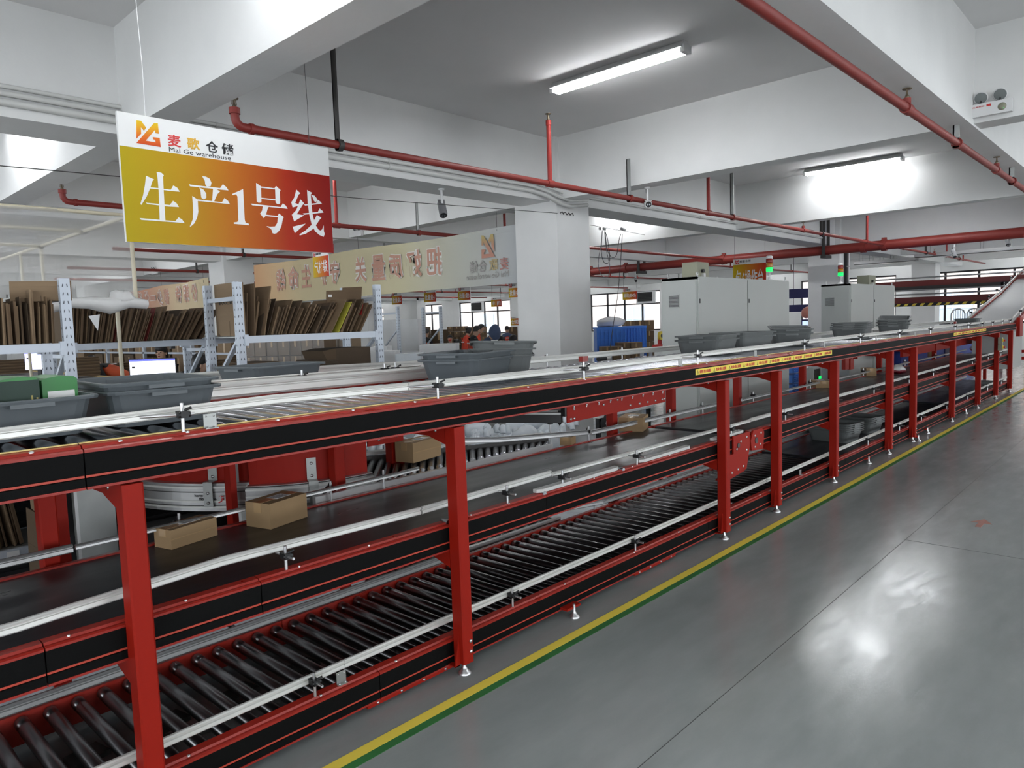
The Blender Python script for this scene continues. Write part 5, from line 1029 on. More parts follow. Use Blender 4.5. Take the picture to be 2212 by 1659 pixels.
# roller track merging onto the middle belt
def side_track(pts_far, pts_near, z, n, label, m, r=.024):
    o = thing('roller_track', (pts_near[0][0], pts_near[0][1], z), label, 'conveyor')
    A, B_ = [Vector((*p, z)) for p in pts_far]; D, E_ = [Vector((*p, z)) for p in pts_near]
    for i in range(n):
        t = (i+.5)/n; a = A.lerp(B_, t); c = D.lerp(E_, t); b = MB(c); b.tube([c, c.lerp(a, .15), c.lerp(a, .16), c.lerp(a, .22), c.lerp(a, .23), a], [r*.9, r*.9, r*1.05, r*1.05, r*.9, r*.9], m, 10); b.build('roller', o)
    u = Vector((0, 0, .02))
    b = MB(D); b.bar(D-Vector((0, .03, 0))-u, E_-Vector((0, .03, 0))-u, .03, .09, M['alu2']); b.build('side_rail', o)
    b = MB(A); b.bar(A+Vector((0, .03, 0))-u, B_+Vector((0, .03, 0))-u, .03, .12, M['dark']); b.build('side_rail', o)
    b = MB(A); vs = [A-u*2.5, B_-u*2.5, E_-u*2.5, D-u*2.5]; b.add([*vs, *[v-Vector((0, 0, .01)) for v in vs]], [(0, 1, 2, 3), (7, 6, 5, 4), (0, 4, 5, 1), (1, 5, 6, 2), (2, 6, 7, 3), (3, 7, 4, 0)], M['black']); b.build('tray', o)
    for v in (A, D): b = MB(v); b.tube([(v.x+.1, v.y+.05, 0), (v.x+.1, v.y+.05, z-.06)], .03, M['red'], 8); b.build('leg', o)
    return o
st = side_track([(2.62, 4.12), (4.12, 3.48)], [(2.02, 3.40), (3.98, 3.385)], .735, 27, 'roller track merging onto the middle belt with short steel rollers', M['steel'])
guard([(2.3, 4.25, .90), (2.95, 3.86, .88), (3.6, 3.52, .83), (4.0, 3.36, .82), (4.35, 3.30, .80)], st, m='alu2', h=.04)
guard([(2.0, 4.42, .94), (2.3, 4.25, .92)], st, m='alu2', h=.05)
b = MB((2.3, 4.2, .8)); b.ext([(2.5, 4.20), (4.15, 3.54), (4.15, 3.60), (2.5, 4.28)], .78, .80, 'z', M['pvc']); b.build('white_ledge', st)
for x, y in ((2.95, 3.9), (4.05, 3.42)): b = MB((x, y, .8)); b.tube([(x, y, .74), (x, y, .93)], .006, M['bolt'], 6); b.obox((x, y, .90), (.03, .03, .02), M['black']); b.build('guide_post', st)
b = MB((3, 3.9, .9)); q = at(892, 977, Y=3.95); b.obox(q, (.02, .02, .012), M['ledr']); b.build('sensor', st)
sl = side_track([(2.4, 4.35), (4.15, 3.62)], [(2.2, 3.45), (4.1, 3.43)], .16, 15, 'lower roller track merging beside the lowest tier', M['steeld'], .026)
guard([(2.6, 4.4, .24), (3.6, 3.9, .24), (4.1, 3.50, .25), (4.3, 3.34, .25)], sl, m='alu2', h=.05)
p = at(905, 990, Z=.76); parcel(905, 990, .30, .15, .13, 12, 'parcel with white label waiting on the side roller track', z=.765)
p = at(1900, 0, Y=3)
b = None
o = thing('divider_bracket', at(800, 935, Y=3.5), 'red bolted bearing bracket under the feeder conveyor', 'bracket'); a = at(795, 965, Y=3.5); c = at(870, 930, Y=3.5)
b = MB(a); b.box(a.x, c.x, 3.5, 3.51, a.z, c.z+.03, M['red']); b.build('plate', o)
for fx, fz in ((.1, .8), (.3, .5), (.8, .9), (.8, .6)): b = MB(a); b.lathe((a.x+(c.x-a.x)*fx, 3.5, a.z+(c.z-a.z)*fz), [(.009, 0), (.009, .006), (0, .007)], M['bolt'], 6, (0, -1, 0)); b.build('bolt', o)
b = MB(a); b.tube([((a.x+c.x)/2, 3.5, c.z), ((a.x+c.x)/2, 3.49, c.z)], .025, M['dark'], 10); b.build('bearing', o)
# pale boards lying under the conveyors
for k, (x0, x1, y0, y1, z, lab) in enumerate(((.2, 1.7, 3.65, 4.6, .02, 'white sheet on the floor behind the lowest tier at left'), (3.9, 5.2, 3.55, 4.8, .03, 'white sheet on the floor behind the third frame'), (5.5, 7.2, 3.5, 4.0, .02, 'white sheet on the floor before the first cabinet'))):
    o = thing('plastic_sheet', (x0, y0, z), lab, 'sheet'); b = MB((x0, y0, z)); n = 7; vs = [(x0+(x1-x0)*i/n, y0+(y1-y0)*j/n, z+.02+.02*math.sin(i*2.1+j)+.012*math.cos(j*3+i*1.3)) for i in range(n+1) for j in range(n+1)]
    b.add(vs, [(i*(n+1)+j, (i+1)*(n+1)+j, (i+1)*(n+1)+j+1, i*(n+1)+j+1) for i in range(n) for j in range(n)], M['bag'], True); b.build('film', o)
# crumpled silver bags on the floor
for px, py, lab in ((600, 1318, 'crumpled silver film bag under the middle tier, second frame side'), (830, 1235, 'crumpled silver scrap under the middle tier')):
    p = at(px, py, Z=.12); o = thing('film_bag', p, lab, 'bag'); b = MB(p); b.lathe(Vector((p.x, p.y+.35, 0)), [(0, .16), (.08, .17), (.2, .12), (.26, .05), (.28, 0)], M['galv'], 11)
    for v in b.v: v.x += .05*math.sin(v.y*37+v.z*50); v.z *= 1+.3*math.sin(v.x*40)
    b.build('film', o)
# ---------------------------------------------------------------- air cushions
def blob(c, rx, ry, rz, m, seed=0, n=10, k=12, amp=.12, mb=None):
    b = mb or MB(c); r = random.Random(seed); ph = [r.uniform(0, 6) for _ in range(6)]; vs = []
    for i in range(n+1):
        t = math.pi*i/n
        for j in range(k):
            a = 2*math.pi*j/k; w = 1+amp*(math.sin(3*a+ph[0]+2*t)+.6*math.sin(7*a+ph[1])+.5*math.sin(5*t+ph[2]))
            vs.append((c[0]+rx*w*math.sin(t)*math.cos(a), c[1]+ry*w*math.sin(t)*math.sin(a), c[2]+rz*w*math.cos(t)))
    b.add(vs, [(i*k+j, i*k+(j+1) % k, (i+1)*k+(j+1) % k, (i+1)*k+j) for i in range(n) for j in range(k)], m, True); return b
o = thing('air_cushion_heap', (5.2, 5.3, 0), 'heap of pale air cushion film strips behind the middle tier', 'packing', kind='stuff')
b = MB((5.2, 5.3, 0))
for i in range(90):
    t = rnd.random(); x = 3.1+3.0*t; y = 4.6+rnd.random()*.9; zt = .62-.10*t+.07*math.sin(t*13)
    z = rnd.uniform(.1, zt); blob((x, y, z), .17, .10, .11, M['bag'], i, 6, 9, .1, b)
for i in range(60):
    x = 3.1+i*.05; zt = .66-.10*i/60+.07*math.sin(i*.21*1.1); y = 4.6+rnd.random()*.25
    b.tube([(x, y, zt-.06), (x+.02, y+.02, zt), (x+.04, y+.06, zt-.03)], .028, M['bag'], 7)
q = b.build('cushions', o); q['kind'] = 'stuff'
# bench with stationery things seen behind the heap
o = thing('work_table', (6.9, 4.9, .6), 'small pale work table behind the third frame', 'table'); b = MB((6.9, 4.9, .6)); b.box(6.2, 7.3, 4.55, 5.2, .60, .63, M['fix']); b.build('tabletop', o)
for x in (6.25, 7.25):
    for y in (4.6, 5.15): b = MB((x, y, 0)); b.box(x-.02, x+.02, y-.02, y+.02, 0, .6, M['black']); b.build('leg', o)
o = thing('floor_fan', (6.5, 4.3, .55), 'small round black fan behind the side of the drive', 'fan'); p = at(1308, 912, Y=4.6); b = MB(p); b.tube([p, p+Vector((-.05, -.08, 0))], .10, M['black'], 14); b.tube([p+Vector((-.052, -.085, 0)), p+Vector((-.056, -.09, 0))], .04, M['fix'], 10); b.build('grille', o); b = MB(p); b.box(p.x-.05, p.x+.05, p.y-.05, p.y+.05, 0, p.z-.08, M['cab']); b.build('stand', o)
# ================================================================ RACKS OF FLAT CARTONS
def upright(x, y, z1, parent, face=-1):
    b = MB((x, y, 0)); w = .055; b.ext([(x-w/2, y-.02), (x+w/2, y-.02), (x+w/2, y+.02), (x+w/2-.01, y+.02), (x+w/2-.01, y-.012), (x-w/2+.01, y-.012), (x-w/2+.01, y+.02), (x-w/2, y+.02)], 0, z1, 'z', M['rackp']); u = b.build('upright', parent)
    b = MB((x, y, 0)); z = .95
    while z < z1-.03:
        for s in (-1, 1): b.ext([(x+s*.013-.0028, z), (x+s*.013+.0028, z), (x+s*.013+.002-s*.003, z+.017), (x+s*.013-.002-s*.003, z+.017)], y-.0215, y-.0203, 'y', M['hole'])
        z += .05
    s_ = b.build('slots', u); s_['kind'] = 'stuff'
    b = MB((x-.03, y, 0)); z = .95
    while z < z1-.03: b.box(x-w/2-.0012, x-w/2-.0002, y-.003, y+.003, z, z+.012, M['hole']); z += .05
    s_ = b.build('slots', u); s_['kind'] = 'stuff'
def rack(x0, x1, y0, dep, z1, shelves, label):
    o = thing('storage_rack', (x0, y0, 0), label, 'rack')
    for x in (x0, x1):
        for y in (y0, y0+dep): upright(x, y, z1, o)
        b = MB((x, y0, 1)); b.box(x-.012, x+.012, y0, y0+dep, z1-.13, z1-.10, M['rackp']); b.bar((x, y0+.02, 1.60), (x, y0+dep-.02, 1.25), .03, .02, M['rackp']); b.bar((x, y0+.02, .9), (x, y0+dep-.02, 1.25), .03, .02, M['rackp']); b.bar((x, y0+.02, .9), (x, y0+dep-.02, .4), .03, .02, M['rackp']); b.build('brace', o)
    for z in shelves:
        for y in (y0-.01, y0+dep+.01):
            b = MB((x0, y, z)); b.ext([(y-.012, z-.05), (y+.012, z-.05), (y+.012, z), (y-.012, z)], x0+.03, x1-.03, 'x', M['rackp']); b.box(x0+.02, x0+.05, y-.016, y+.016, z-.07, z+.01, M['rackp']); b.box(x1-.05, x1-.02, y-.016, y+.016, z-.07, z+.01, M['rackp']); b.build('shelf_beam', o)
        b = MB((x0, y0, z)); b.box(x0+.03, x1-.03, y0+.004, y0+dep-.004, z-.012, z-.002, M['galv']); b.build('shelf', o)
    return o
RY = 4.86
rack(2.405, 3.60, RY, .47, 2.0, [1.62, 1.335, .5], 'blue-grey slotted rack of leaning cartons in the middle')
rack(-1.0, 1.335, RY, .47, 2.0, [1.62, 1.2, .46], 'blue-grey slotted rack of upright cartons at the left edge')
rack(1.72, 2.80, 6.25, .47, 1.62, [1.60, 1.2], 'rear rack of leaning cartons between the two front racks')
rack(7.87, 8.86, 10.05, .5, 2.0, [.9], 'empty pale rack frame before the white foam stacks')
M['cardd'] = mat('dark_cardboard_edge', (.10, .066, .038), .9)
M['maroonc'] = mat('maroon_carton', (.20, .025, .02), .7)
cnt = 0
def flat_carton(x, y, z, t, h, dep, lean, yaw, m, label, group, mark=None, top=0):
    """one folded carton standing on its edge: two panels with a crease and a darker corrugated edge"""
    o = thing('flat_carton', (x, y, z), label, 'carton', group)
    b = MB((x, y, z)); g = t*.5
    b.box(x-t/2, x-.0008, y-dep/2, y+dep/2, z, z+h, m); b.box(x+.0008, x+t/2, y-dep/2+.01, y+dep/2, z, z+h-.006-top, m)
    b.box(x-.0008, x+.0008, y-dep/2+.004, y+dep/2-.004, z+.003, z+h-.012, M['cardd']); b.box(x-t/2-.0006, x-t/2, y-dep/2, y+dep/2, z+h*.72, z+h*.724, M['cardd']); b.box(x-t/2-.0006, x-t/2, y-.002, y+.002, z, z+h*.28, M['cardd']); b.build('panel', o)
    if mark: text(mark, .03, M['ink'], (x-t/2-.0012, y+dep*.32, z+h*.6), (0, -1, 0), (0, 0, 1), o, width=dep*.5, height=.02)
    o.rotation_euler = (0, math.radians(lean), math.radians(yaw)); return o
def nth(i): return '%d%s' % (i, 'th' if 10 < i % 100 < 14 else {1: 'st', 2: 'nd', 3: 'rd'}.get(i % 10, 'th'))
def row(x0, x1, y, z, hs, lean, group, where, dep=.40, thick=(.008, .022)):
    x = x0; k = 0; last = None
    n = []
    while x < x1:
        f = (x-x0)/(x1-x0); t = rnd.uniform(*thick); h = hs(f)*rnd.uniform(.78, 1.10)
        n.append((x, t, h, f)); x += t/max(.55, math.cos(math.radians(lean(f)))) + rnd.uniform(.002, .008)
    for i, (x, t, h, f) in enumerate(n):
        m = M['card'][rnd.choice([0, 0, 1, 1, 2, 2, 3, 4])]
        if group.endswith('rear rack') and i in (18, 31): m = M['maroonc']
        tone = {0: 'mid brown', 1: 'brown', 2: 'dull brown', 3: 'pale', 4: 'dark brown'}.get(M['card'].index(m) if m in M['card'] else -1, 'maroon')
        flat_carton(x, y+rnd.uniform(-.03, .03), z, t, h, dep*rnd.uniform(.8, 1.0), lean(f)+rnd.uniform(-1.5, 1.5), rnd.uniform(-5, 5), m, '%s folded carton, %s from the left %s' % (tone, nth(i+1), where), group, top=rnd.choice([0, 0, .02]))
row(-.1, 1.29, RY+.235, 1.622, lambda f: .285, lambda f: 1.5, 'folded cartons standing on the left rack', 'in the row on the left rack')
row(1.70, 2.76, 6.48, 1.602, lambda f: .31+.03*math.sin(f*6), lambda f: 4+f*30, 'folded cartons leaning on the rear rack', 'in the row on the rear rack')
row(2.47, 3.46, RY+.235, 1.622, lambda f: .30-.05*math.sin(f*3.2), lambda f: 6+26*math.sin(min(1, f*1.4)*math.pi*.62), 'folded cartons leaning on the middle rack', 'in the row on the middle rack')
fc = flat_carton
fc(2.46, RY+.24, 1.622, .02, .385, .43, 0, 0, M['card'][3], 'large pale folded carton facing left at the near end of the middle rack', 'special cartons', 'PACK')
fc(2.52, RY+.2, 1.622, .014, .37, .40, 3, 0, M['card'][1], 'tall brown folded carton just right of the near upright of the middle rack', 'special cartons')
fc(2.58, RY+.2, 1.622, .014, .36, .40, 12, 4, M['card'][0], 'wide brown folded carton, second from the near end of the middle rack', 'special cartons')
fc(3.10, RY+.16, 1.622, .012, .31, .40, 34, 8, M['card'][0], 'folded carton lettered HANDLE WITH CARE on the middle rack', 'special cartons', 'HANDLE WITH CARE')
fc(3.16, RY+.14, 1.622, .010, .28, .38, 33, 8, M['lime'], 'yellow-green folded carton on the middle rack', 'special cartons')
def face_carton(x0, x1, z0, z1, y, m, label, skew=.05, mark=None):
    o = thing('flat_carton', (x0, y, z0), label, 'carton', 'special cartons'); b = MB((x0, y, z0)); b.ext([(x0, z0), (x1, z0), (x1+skew, z1+.01), (x0+skew, z1)], y, y+.008, 'y', m); b.box(x0+.01, x1, y-.001, y, z0+(z1-z0)*.66, z0+(z1-z0)*.67, M['cardd']); b.build('panel', o)
    if mark: b = MB((x0, y, z0)); b.box(x0+.03, x0+.065, y-.0016, y-.0006, z1-.05, z1-.03, M['paper']); b.build('label', o)
face_carton(3.21, 3.42, 1.622, 1.955, RY+.16, M['card'][1], 'wide brown carton facing the viewer near the right end of the middle rack', .02, True)
face_carton(3.36, 3.55, 1.622, 1.985, RY+.20, M['card'][1], 'tallest brown carton at the right end of the middle rack', .05)
fc(3.47, RY+.10, 1.622, .006, .24, .04, 12, 0, M['redp'], 'thin red sheet between the cartons at the right end of the middle rack', 'special cartons')
fc(1.24, RY+.1, 1.87, .010, .12, .32, 6, 60, M['card'][3], 'pale carton sticking up above the left rack row', 'special cartons')
# piles of folded cartons lying flat
def pile(x0, x1, y0, y1, z, n, label, group, t=.008, m=None):
    o = thing('carton_pile', ((x0+x1)/2, (y0+y1)/2, z), label, 'cartons', group)
    for i in range(n):
        d_ = rnd.uniform(-.012, .012); e_ = rnd.uniform(-.012, .012); zz = z+i*t; b = MB((x0, y0, zz)); b.box(x0+d_, x1+e_, y0+e_, y1+d_, zz, zz+t*.82, m or M['card'][(i*7+n) % 4]); b.build('flat_carton', o)
pile(2.46, 2.72, RY+.02, RY+.42, 1.337, 11, 'pile of flat cartons at the left of the middle rack lower shelf', 'piles of flat cartons')
pile(2.74, 3.02, RY+.04, RY+.44, 1.337, 8, 'lower pile of flat cartons at the centre of the middle rack lower shelf', 'piles of flat cartons')
pile(3.06, 3.22, RY+.02, RY+.40, 1.337, 9, 'dark pile of flat cartons left of the open carton on the middle rack', 'piles of flat cartons', m=M['card'][4])
o = thing('open_carton', (3.38, RY+.2, 1.337), 'dark brown carton lying on its side at the right of the middle rack lower shelf', 'carton'); b = MB((3.38, RY+.2, 1.337)); b.box(3.22, 3.55, RY+.06, RY+.38, 1.345, 1.495, M['card'][4]); b.build('box', o)
b = MB((3.2, RY, 1.4)); b.ext([(3.16, 1.35), (3.22, 1.345), (3.22, 1.495), (3.10, 1.478)], RY+.06, RY+.38, 'y', M['cardd']); b.build('flap', o)
# goods on the left rack lower shelf seen under the top tier
row(.3, 1.05, RY+.22, .462, lambda f: .22+.14*f, lambda f: -8, 'folded cartons on the low shelf at far left', 'on the low shelf at the far left', .36)
row(1.0, 1.12, RY-.3, .0, lambda f: .86, lambda f: 0, 'folded cartons left of the galvanised cover', 'beside the galvanised cover', .3)
b = MB((.8, RY-.03, .45)); b.box(.93, .99, RY-.026, RY-.024, .42, .45, M['paper']); b.build('shelf_label', None, 'small white shelf label on the low rack beam', 'label')
# ---------------------------------------------------------------- bench, monitors
o = thing('packing_bench', (1.6, 12, 0), 'long grey packing bench with a pale wood edge behind the left racks', 'bench')
b = MB((1.6, 12, 1)); b.box(-2.0, 3.68, 8.7, 19.0, 1.01, 1.04, M['bench']); b.build('tabletop', o); b = MB((1.6, 12, 1)); b.box(3.68, 3.72, 8.7, 19.0, 1.00, 1.062, M['wood']); b.build('edge_trim', o)
for x in (-1.9, 3.6):
    for y in (8.8, 13.2, 18.9): b = MB((x, y, 0)); b.box(x-.03, x+.03, y-.03, y+.03, 0, 1.01, M['rackp']); b.build('leg', o)
def monitor(px0, px1, py0, py1, d, label, m, yaw=0):
    a = at((px0+px1)/2, (py0+py1)/2, d=d); w = (px1-px0)*d/FPX; h = (py1-py0)*d/FPX; o = thing('monitor', (a.x, a.y, 1.062), label, 'monitor')
    b = MB((a.x, a.y, 1.062)); b.box(a.x-w/2-.012, a.x+w/2+.012, a.y, a.y+.03, a.z-h/2-.012, a.z+h/2+.012, M['black']); b.build('frame', o)
    b = MB((a.x, a.y, 1.062)); b.box(a.x-w/2, a.x+w/2, a.y-.002, a.y, a.z-h/2, a.z+h/2, m); s = b.build('screen', o)
    b = MB((a.x, a.y, 1.062)); b.box(a.x-w/2, a.x+w/2, a.y-.003, a.y-.002, a.z+h/2-.025, a.z+h/2, M['scrbar']); b.build('title_bar', s)
    b = MB((a.x, a.y, 1.062)); b.box(a.x-w/2+.03, a.x-w/2+.07, a.y-.003, a.y-.002, a.z+h*.1, a.z+h*.18, M['ink']); b.build('picture', s)
    for k in range(4): b = MB((a.x, a.y, 1.062)); b.box(a.x-w/2+.03, a.x-w/2+.10, a.y-.003, a.y-.002, a.z-.02-.03*k, a.z-.016-.03*k, M['cloth3']); b.build('text_line', s)
    b = MB((a.x, a.y, 1.062)); b.box(a.x-.03, a.x+.03, a.y+.03, a.y+.05, 1.045, a.z, M['black']); b.box(a.x-.1, a.x+.1, a.y-.06, a.y+.1, 1.042, 1.05, M['black']); b.build('stand', o)
    o.rotation_euler.z = math.radians(YAW*57.3-90+yaw); return o
monitor(281, 379, 776, 822, 10.0, 'larger lit white monitor before the seated worker', M['screen2'])
monitor(54, 107, 760, 798, 11.5, 'smaller lit violet monitor at the far left', M['screen'], 0)
# shelves and cartons behind the workers: stuff on the long bench
for k, (px, py, d, n, w, dd, lab) in enumerate(((180, 806, 11, 24, .38, .3, 'tall pile of flat cartons right of the left rack upright'), (60, 812, 9.6, 5, .5, .4, 'low pile of flat cartons behind the green cartons'), (245, 800, 12, 12, .5, .3, 'pile of flat cartons under the orange vest'), (480, 800, 9.5, 20, .3, .3, 'tall pile of flat cartons behind the middle rack'), (20, 790, 12.5, 20, .5, .3, 'pile of flat cartons at the far left edge'))):
    p = at(px, py, d=d); z = 1.062; pile(p.x-w/2, p.x+w/2, p.y-dd/2, p.y+dd/2, z, n, lab, 'piles of flat cartons', t=.012)
p = at(480, 800, d=9.5); o = thing('side_table', (p.x, p.y, 0), 'small side table under the tall carton pile behind the middle rack', 'table'); b = MB((p.x, p.y, 0)); b.box(p.x-.3, p.x+.3, p.y-.25, p.y+.25, 1.03, 1.06, M['bench']); b.build('tabletop', o)
for dx in (-.27, .27):
    for dy in (-.22, .22): b = MB((p.x, p.y, 0)); b.box(p.x+dx-.02, p.x+dx+.02, p.y+dy-.02, p.y+dy+.02, 0, 1.03, M['rackp']); b.build('leg', o)
o = thing('carton_shelf', (5.2, 13, 0), 'dark shelves full of brown cartons behind the seated workers', 'shelf')
b = MB((5.2, 13, 0))
for z in (.6, 1.0, 1.32): b = MB((5.0, 13, z)); b.box(4.9, 5.4, 9.6, 17.5, z, z+.03, M['rackp']); b.build('board', o)
for y in (9.6, 11.6, 13.6, 15.5, 17.5): b = MB((5, y, 0)); b.box(4.9, 4.95, y-.03, y+.03, 0, 1.6, M['rackp']); b.build('upright', o)
b = MB((5.4, 13, 0)); b.box(5.38, 5.42, 9.6, 17.5, 0, 1.5, M['cardd']); b.build('back_panel', o)
for j, z in enumerate((1.03, 1.35)):
    for k in range(14):
        y = 9.75+k*.56; h = .22 if j == 0 else .16; c = thing('carton', (5.15, y+.22, z), '%s carton, %s from the near end of the %s shelf behind the workers' % (['brown', 'pale', 'dark'][k % 3], nth(k+1), 'middle' if j == 0 else 'top'), 'carton', 'cartons on the %s shelf behind the workers' % ('middle' if j == 0 else 'top'))
        b = MB((5.15, y, z)); b.box(4.95, 5.35, y, y+.46, z, z+h+.05*((k*5) % 3), M['card'][[1, 3, 2][k % 3]]); b.build('box', c); b = MB((5.15, y, z)); b.box(4.948, 4.95, y+.2, y+.25, z, z+h, M['tape']); b.build('tape', c)
# scanner stand on its arm
p = at(402, 745, d=9.0); o = thing('scanner_stand', p, 'black scanner arm clamped beside the larger monitor', 'scanner'); b = MB(p)
b.tube([(p.x, p.y, 1.05), (p.x, p.y, p.z+.02)], .022, M['black'], 8); b.bar(p+Vector((0, 0, .0)), p+Vector((-.12, .1, .10)), .03, .03, M['black']); b.bar(p+Vector((0, 0, .03)), p+Vector((.10, -.08, .02)), .03, .03, M['black']); b.build('arm', o)
b = MB(p); b.obox(p+Vector((.12, -.1, .05)), (.12, .06, .05), M['black']); b.obox(p+Vector((-.13, .1, .02)), (.05, .05, .12), M['black']); b.build('scanner_head', o)
M['film2'] = glass('gathered_plastic', (.85, .85, .84), .85, .3)
# ---------------------------------------------------------------- canopy of PVC pipe with a plastic sheet
o = thing('pvc_canopy', (1.2, 5.0, 1.0), 'cream pipe frame draped with a translucent plastic sheet at the left', 'frame')
FYc = 5.45; q0 = at(0, 430, Y=FYc); q1 = at(280, 466, Y=FYc); xr = q1.x; zt = q1.z
def pp(a, c, m='cream', r=.014): b = MB(a); b.tube([a, c], r, M[m], 10); b.build('pipe', o)
pp(Vector((-1.2, FYc, zt+.0)), Vector((xr, FYc, zt))); pp(Vector((xr, FYc, zt)), Vector((xr, FYc+4.2, zt))); pp(Vector((-1.2, FYc+1.0, zt)), Vector((xr, FYc+1.0, zt))); pp(Vector((-1.2, FYc+2.2, zt)), Vector((xr, FYc+2.2, zt)))
pp(Vector((xr, FYc, zt)), Vector((xr, FYc, zt-.62))); q2 = at(252, 655, Y=FYc+.35); pp(q2, Vector((q2.x, q2.y, 1.06)))
for y in (2.2, 2.9): pp(Vector((xr-.0, FYc+y, zt)), Vector((xr-.0, FYc+y, 1.06)))
for p in ((xr, FYc, zt-.60), (xr, FYc+1.0, zt), (xr, FYc+2.2, zt), (q2.x, q2.y, q2.z)): b = MB(p); b.tube([Vector(p)-Vector((0, .03, .01)), Vector(p)+Vector((0, .03, .01))], .021, M['dark'], 8); b.build('joint', o)
def sheet(f, nu, nv, name, m='film'):
    b = MB((1, FYc, 2)); vs = [f(i/nu, j/nv) for i in range(nu+1) for j in range(nv+1)]
    b.add(vs, [(i*(nv+1)+j, (i+1)*(nv+1)+j, (i+1)*(nv+1)+j+1, i*(nv+1)+j+1) for i in range(nu) for j in range(nv)], M[m], True); return b.build(name, o)
sheet(lambda u, v: (-1.2+(xr+1.18)*u, FYc-.015+.012*math.sin(u*22), zt-.58+.58*v+.004*math.sin(u*31)), 30, 4, 'front_sheet')
sheet(lambda u, v: (-1.2+(xr+1.18)*u, FYc+4.2*v, zt+.016+.006*math.sin(u*17+v*9)), 16, 10, 'top_sheet')
b = MB((0, FYc-.05, zt-.65)); n = 26; b.tube([(-1.2+(xr+1.25)*i/n, FYc-.05+.01*math.sin(i*1.7), zt-.60+.014*math.sin(i*2.3)-.02*i/n) for i in range(n+1)], [.045+.014*math.sin(i*1.9) for i in range(n+1)], M['film2'], 10); b.build('gathered_hem', o)
b = blob((xr-.10, FYc-.05, zt-.58), .09, .05, .05, M['film2'], 5, 8, 10, .15); b.build('gathered_knot', o)
b = MB((xr-.3, FYc-.08, zt-.8)); b.ext([(xr-.34, zt-.70), (xr-.27, zt-.69), (xr-.29, zt-.80)], FYc-.09, FYc-.088, 'y', M['foam']); b.build('hanging_corner', o)
# ---------------------------------------------------------------- pallets, foam, crates in the middle distance
def depth_box(px0, px1, py0, py1, d, m, name, label, cat, dep=.6, group=None, z0=None, parts=None, yaw=None, legs=True):
    """a block of real size standing at depth d, spanning the given columns and rows of the photograph"""
    a = at((px0+px1)/2, py0, d=d); c = at((px0+px1)/2, py1, d=d); w = (px1-px0)*d/FPX; fwd = Vector((_f.x, _f.y, 0)).normalized(); ctr = Vector((a.x, a.y, 0))+fwd*dep/2
    zb = 0 if z0 is None else z0 if z0 >= 0 else c.z
    o = thing(name, (ctr.x, ctr.y, zb), label, cat, group); h = a.z-zb
    return o, ctr, w, h, zb, math.radians((YAW*57.2958-90) if yaw is None else yaw)
def solid(o, ctr, w, dep, h, zb, rz, m, name='block', nz=1, amp=.0):
    b = MB((ctr.x, ctr.y, zb)); x0, x1, y0, y1 = ctr.x-w/2, ctr.x+w/2, ctr.y-dep/2, ctr.y+dep/2
    for k in range(nz): b = MB((ctr.x, ctr.y, zb)); b.box(x0+amp*((k*7) % 3), x1-amp*((k*5) % 3), y0, y1, zb+h*k/nz+.002, zb+h*(k+1)/nz-.002, m); b.build(name, o)
    o.rotation_euler.z = rz
for args, m, nz, amp in (((818, 903, 690, 0, 13.6, None, 'foam_stack', 'tallest white stack of foam rolls left of the empty rack', 'foam', .9), 'foam', 3, .01),
                ((906, 985, 744, 0, 12.5, None, 'foam_stack', 'low white foam block before the seated workers', 'foam', .8), 'foam', 1, 0),
                ((798, 838, 749, 0, 11.2, None, 'foam_stack', 'small white foam pack behind the right upright of the middle rack', 'foam', .5), 'foam', 2, .01),
                ((805, 856, 759, 0, 10.4, None, 'foam_stack', 'film wrapped white foam pack nearest the middle rack', 'foam', .5), 'foam', 2, .01),
                ((850, 915, 764, 0, 9.8, None, 'foam_stack', 'crumpled white film pack left of the open bins', 'foam', .5), 'bag', 2, .02)):
    a = args; o, ctr, w, h, zb, rz = depth_box(a[0], a[1], a[2], a[3], a[4], None, a[6], a[7], a[8], a[9]); solid(o, ctr, w, a[9], h, zb, rz, M[m], 'foam_block', nz, amp)
def carton_stack(px0, px1, py0, d, nx, nz, label, mi=0, dep=.5, zb=0, wrap=False, ch=None):
    o, ctr, w, h, z_, rz = depth_box(px0, px1, py0, 0, d, None, 'pallet_load', label, 'cartons', dep); cw = w/nx
    if ch: nz = max(1, int(round(h/ch)))
    hh = h/nz
    for i in range(nx):
        for k in range(nz):
            b = MB((ctr.x, ctr.y, 0)); x = ctr.x-w/2+i*cw; b.box(x+.006, x+cw-.006, ctr.y-dep/2+.01*((i+k) % 2), ctr.y+dep/2, hh*k+.006, hh*(k+1)-.004, M['card'][(mi+(i*3+k) % 2) % 4]); q = b.build('carton', o)
            b = MB((ctr.x, ctr.y, 0)); b.box(x+cw*.42, x+cw*.56, ctr.y-dep/2-.003, ctr.y-dep/2+.009, hh*k+hh*.55, hh*(k+1)-.01, M['tape']); b.build('tape', q)
    if wrap:
        b = MB((ctr.x, ctr.y, 0)); n = 20; vs = []
        for i in range(n+1):
            for k in range(5): vs.append((ctr.x-w/2+w*i/n, ctr.y-dep/2-.02+.010*math.sin(i*1.7+k), h*k/4*1.0))
        b.add(vs, [(i*5+k, i*5+5+k, i*5+6+k, i*5+1+k) for i in range(n) for k in range(4)], M['wrap'], True); b.build('stretch_wrap', o)
    o.rotation_euler.z = rz
carton_stack(523, 700, 734, 8.6, 7, 5, 'wrapped pallet of brown cartons seen under the middle rack shelf', 0, .6, wrap=True, ch=.2)
carton_stack(700, 760, 731, 9.4, 2, 5, 'film wrapped cartons right of the wrapped pallet', 3, .6, wrap=True, ch=.25)
carton_stack(904, 926, 706, 23, 1, 4, 'brown carton stack behind the man in the black hood', 0, .6, ch=.4)
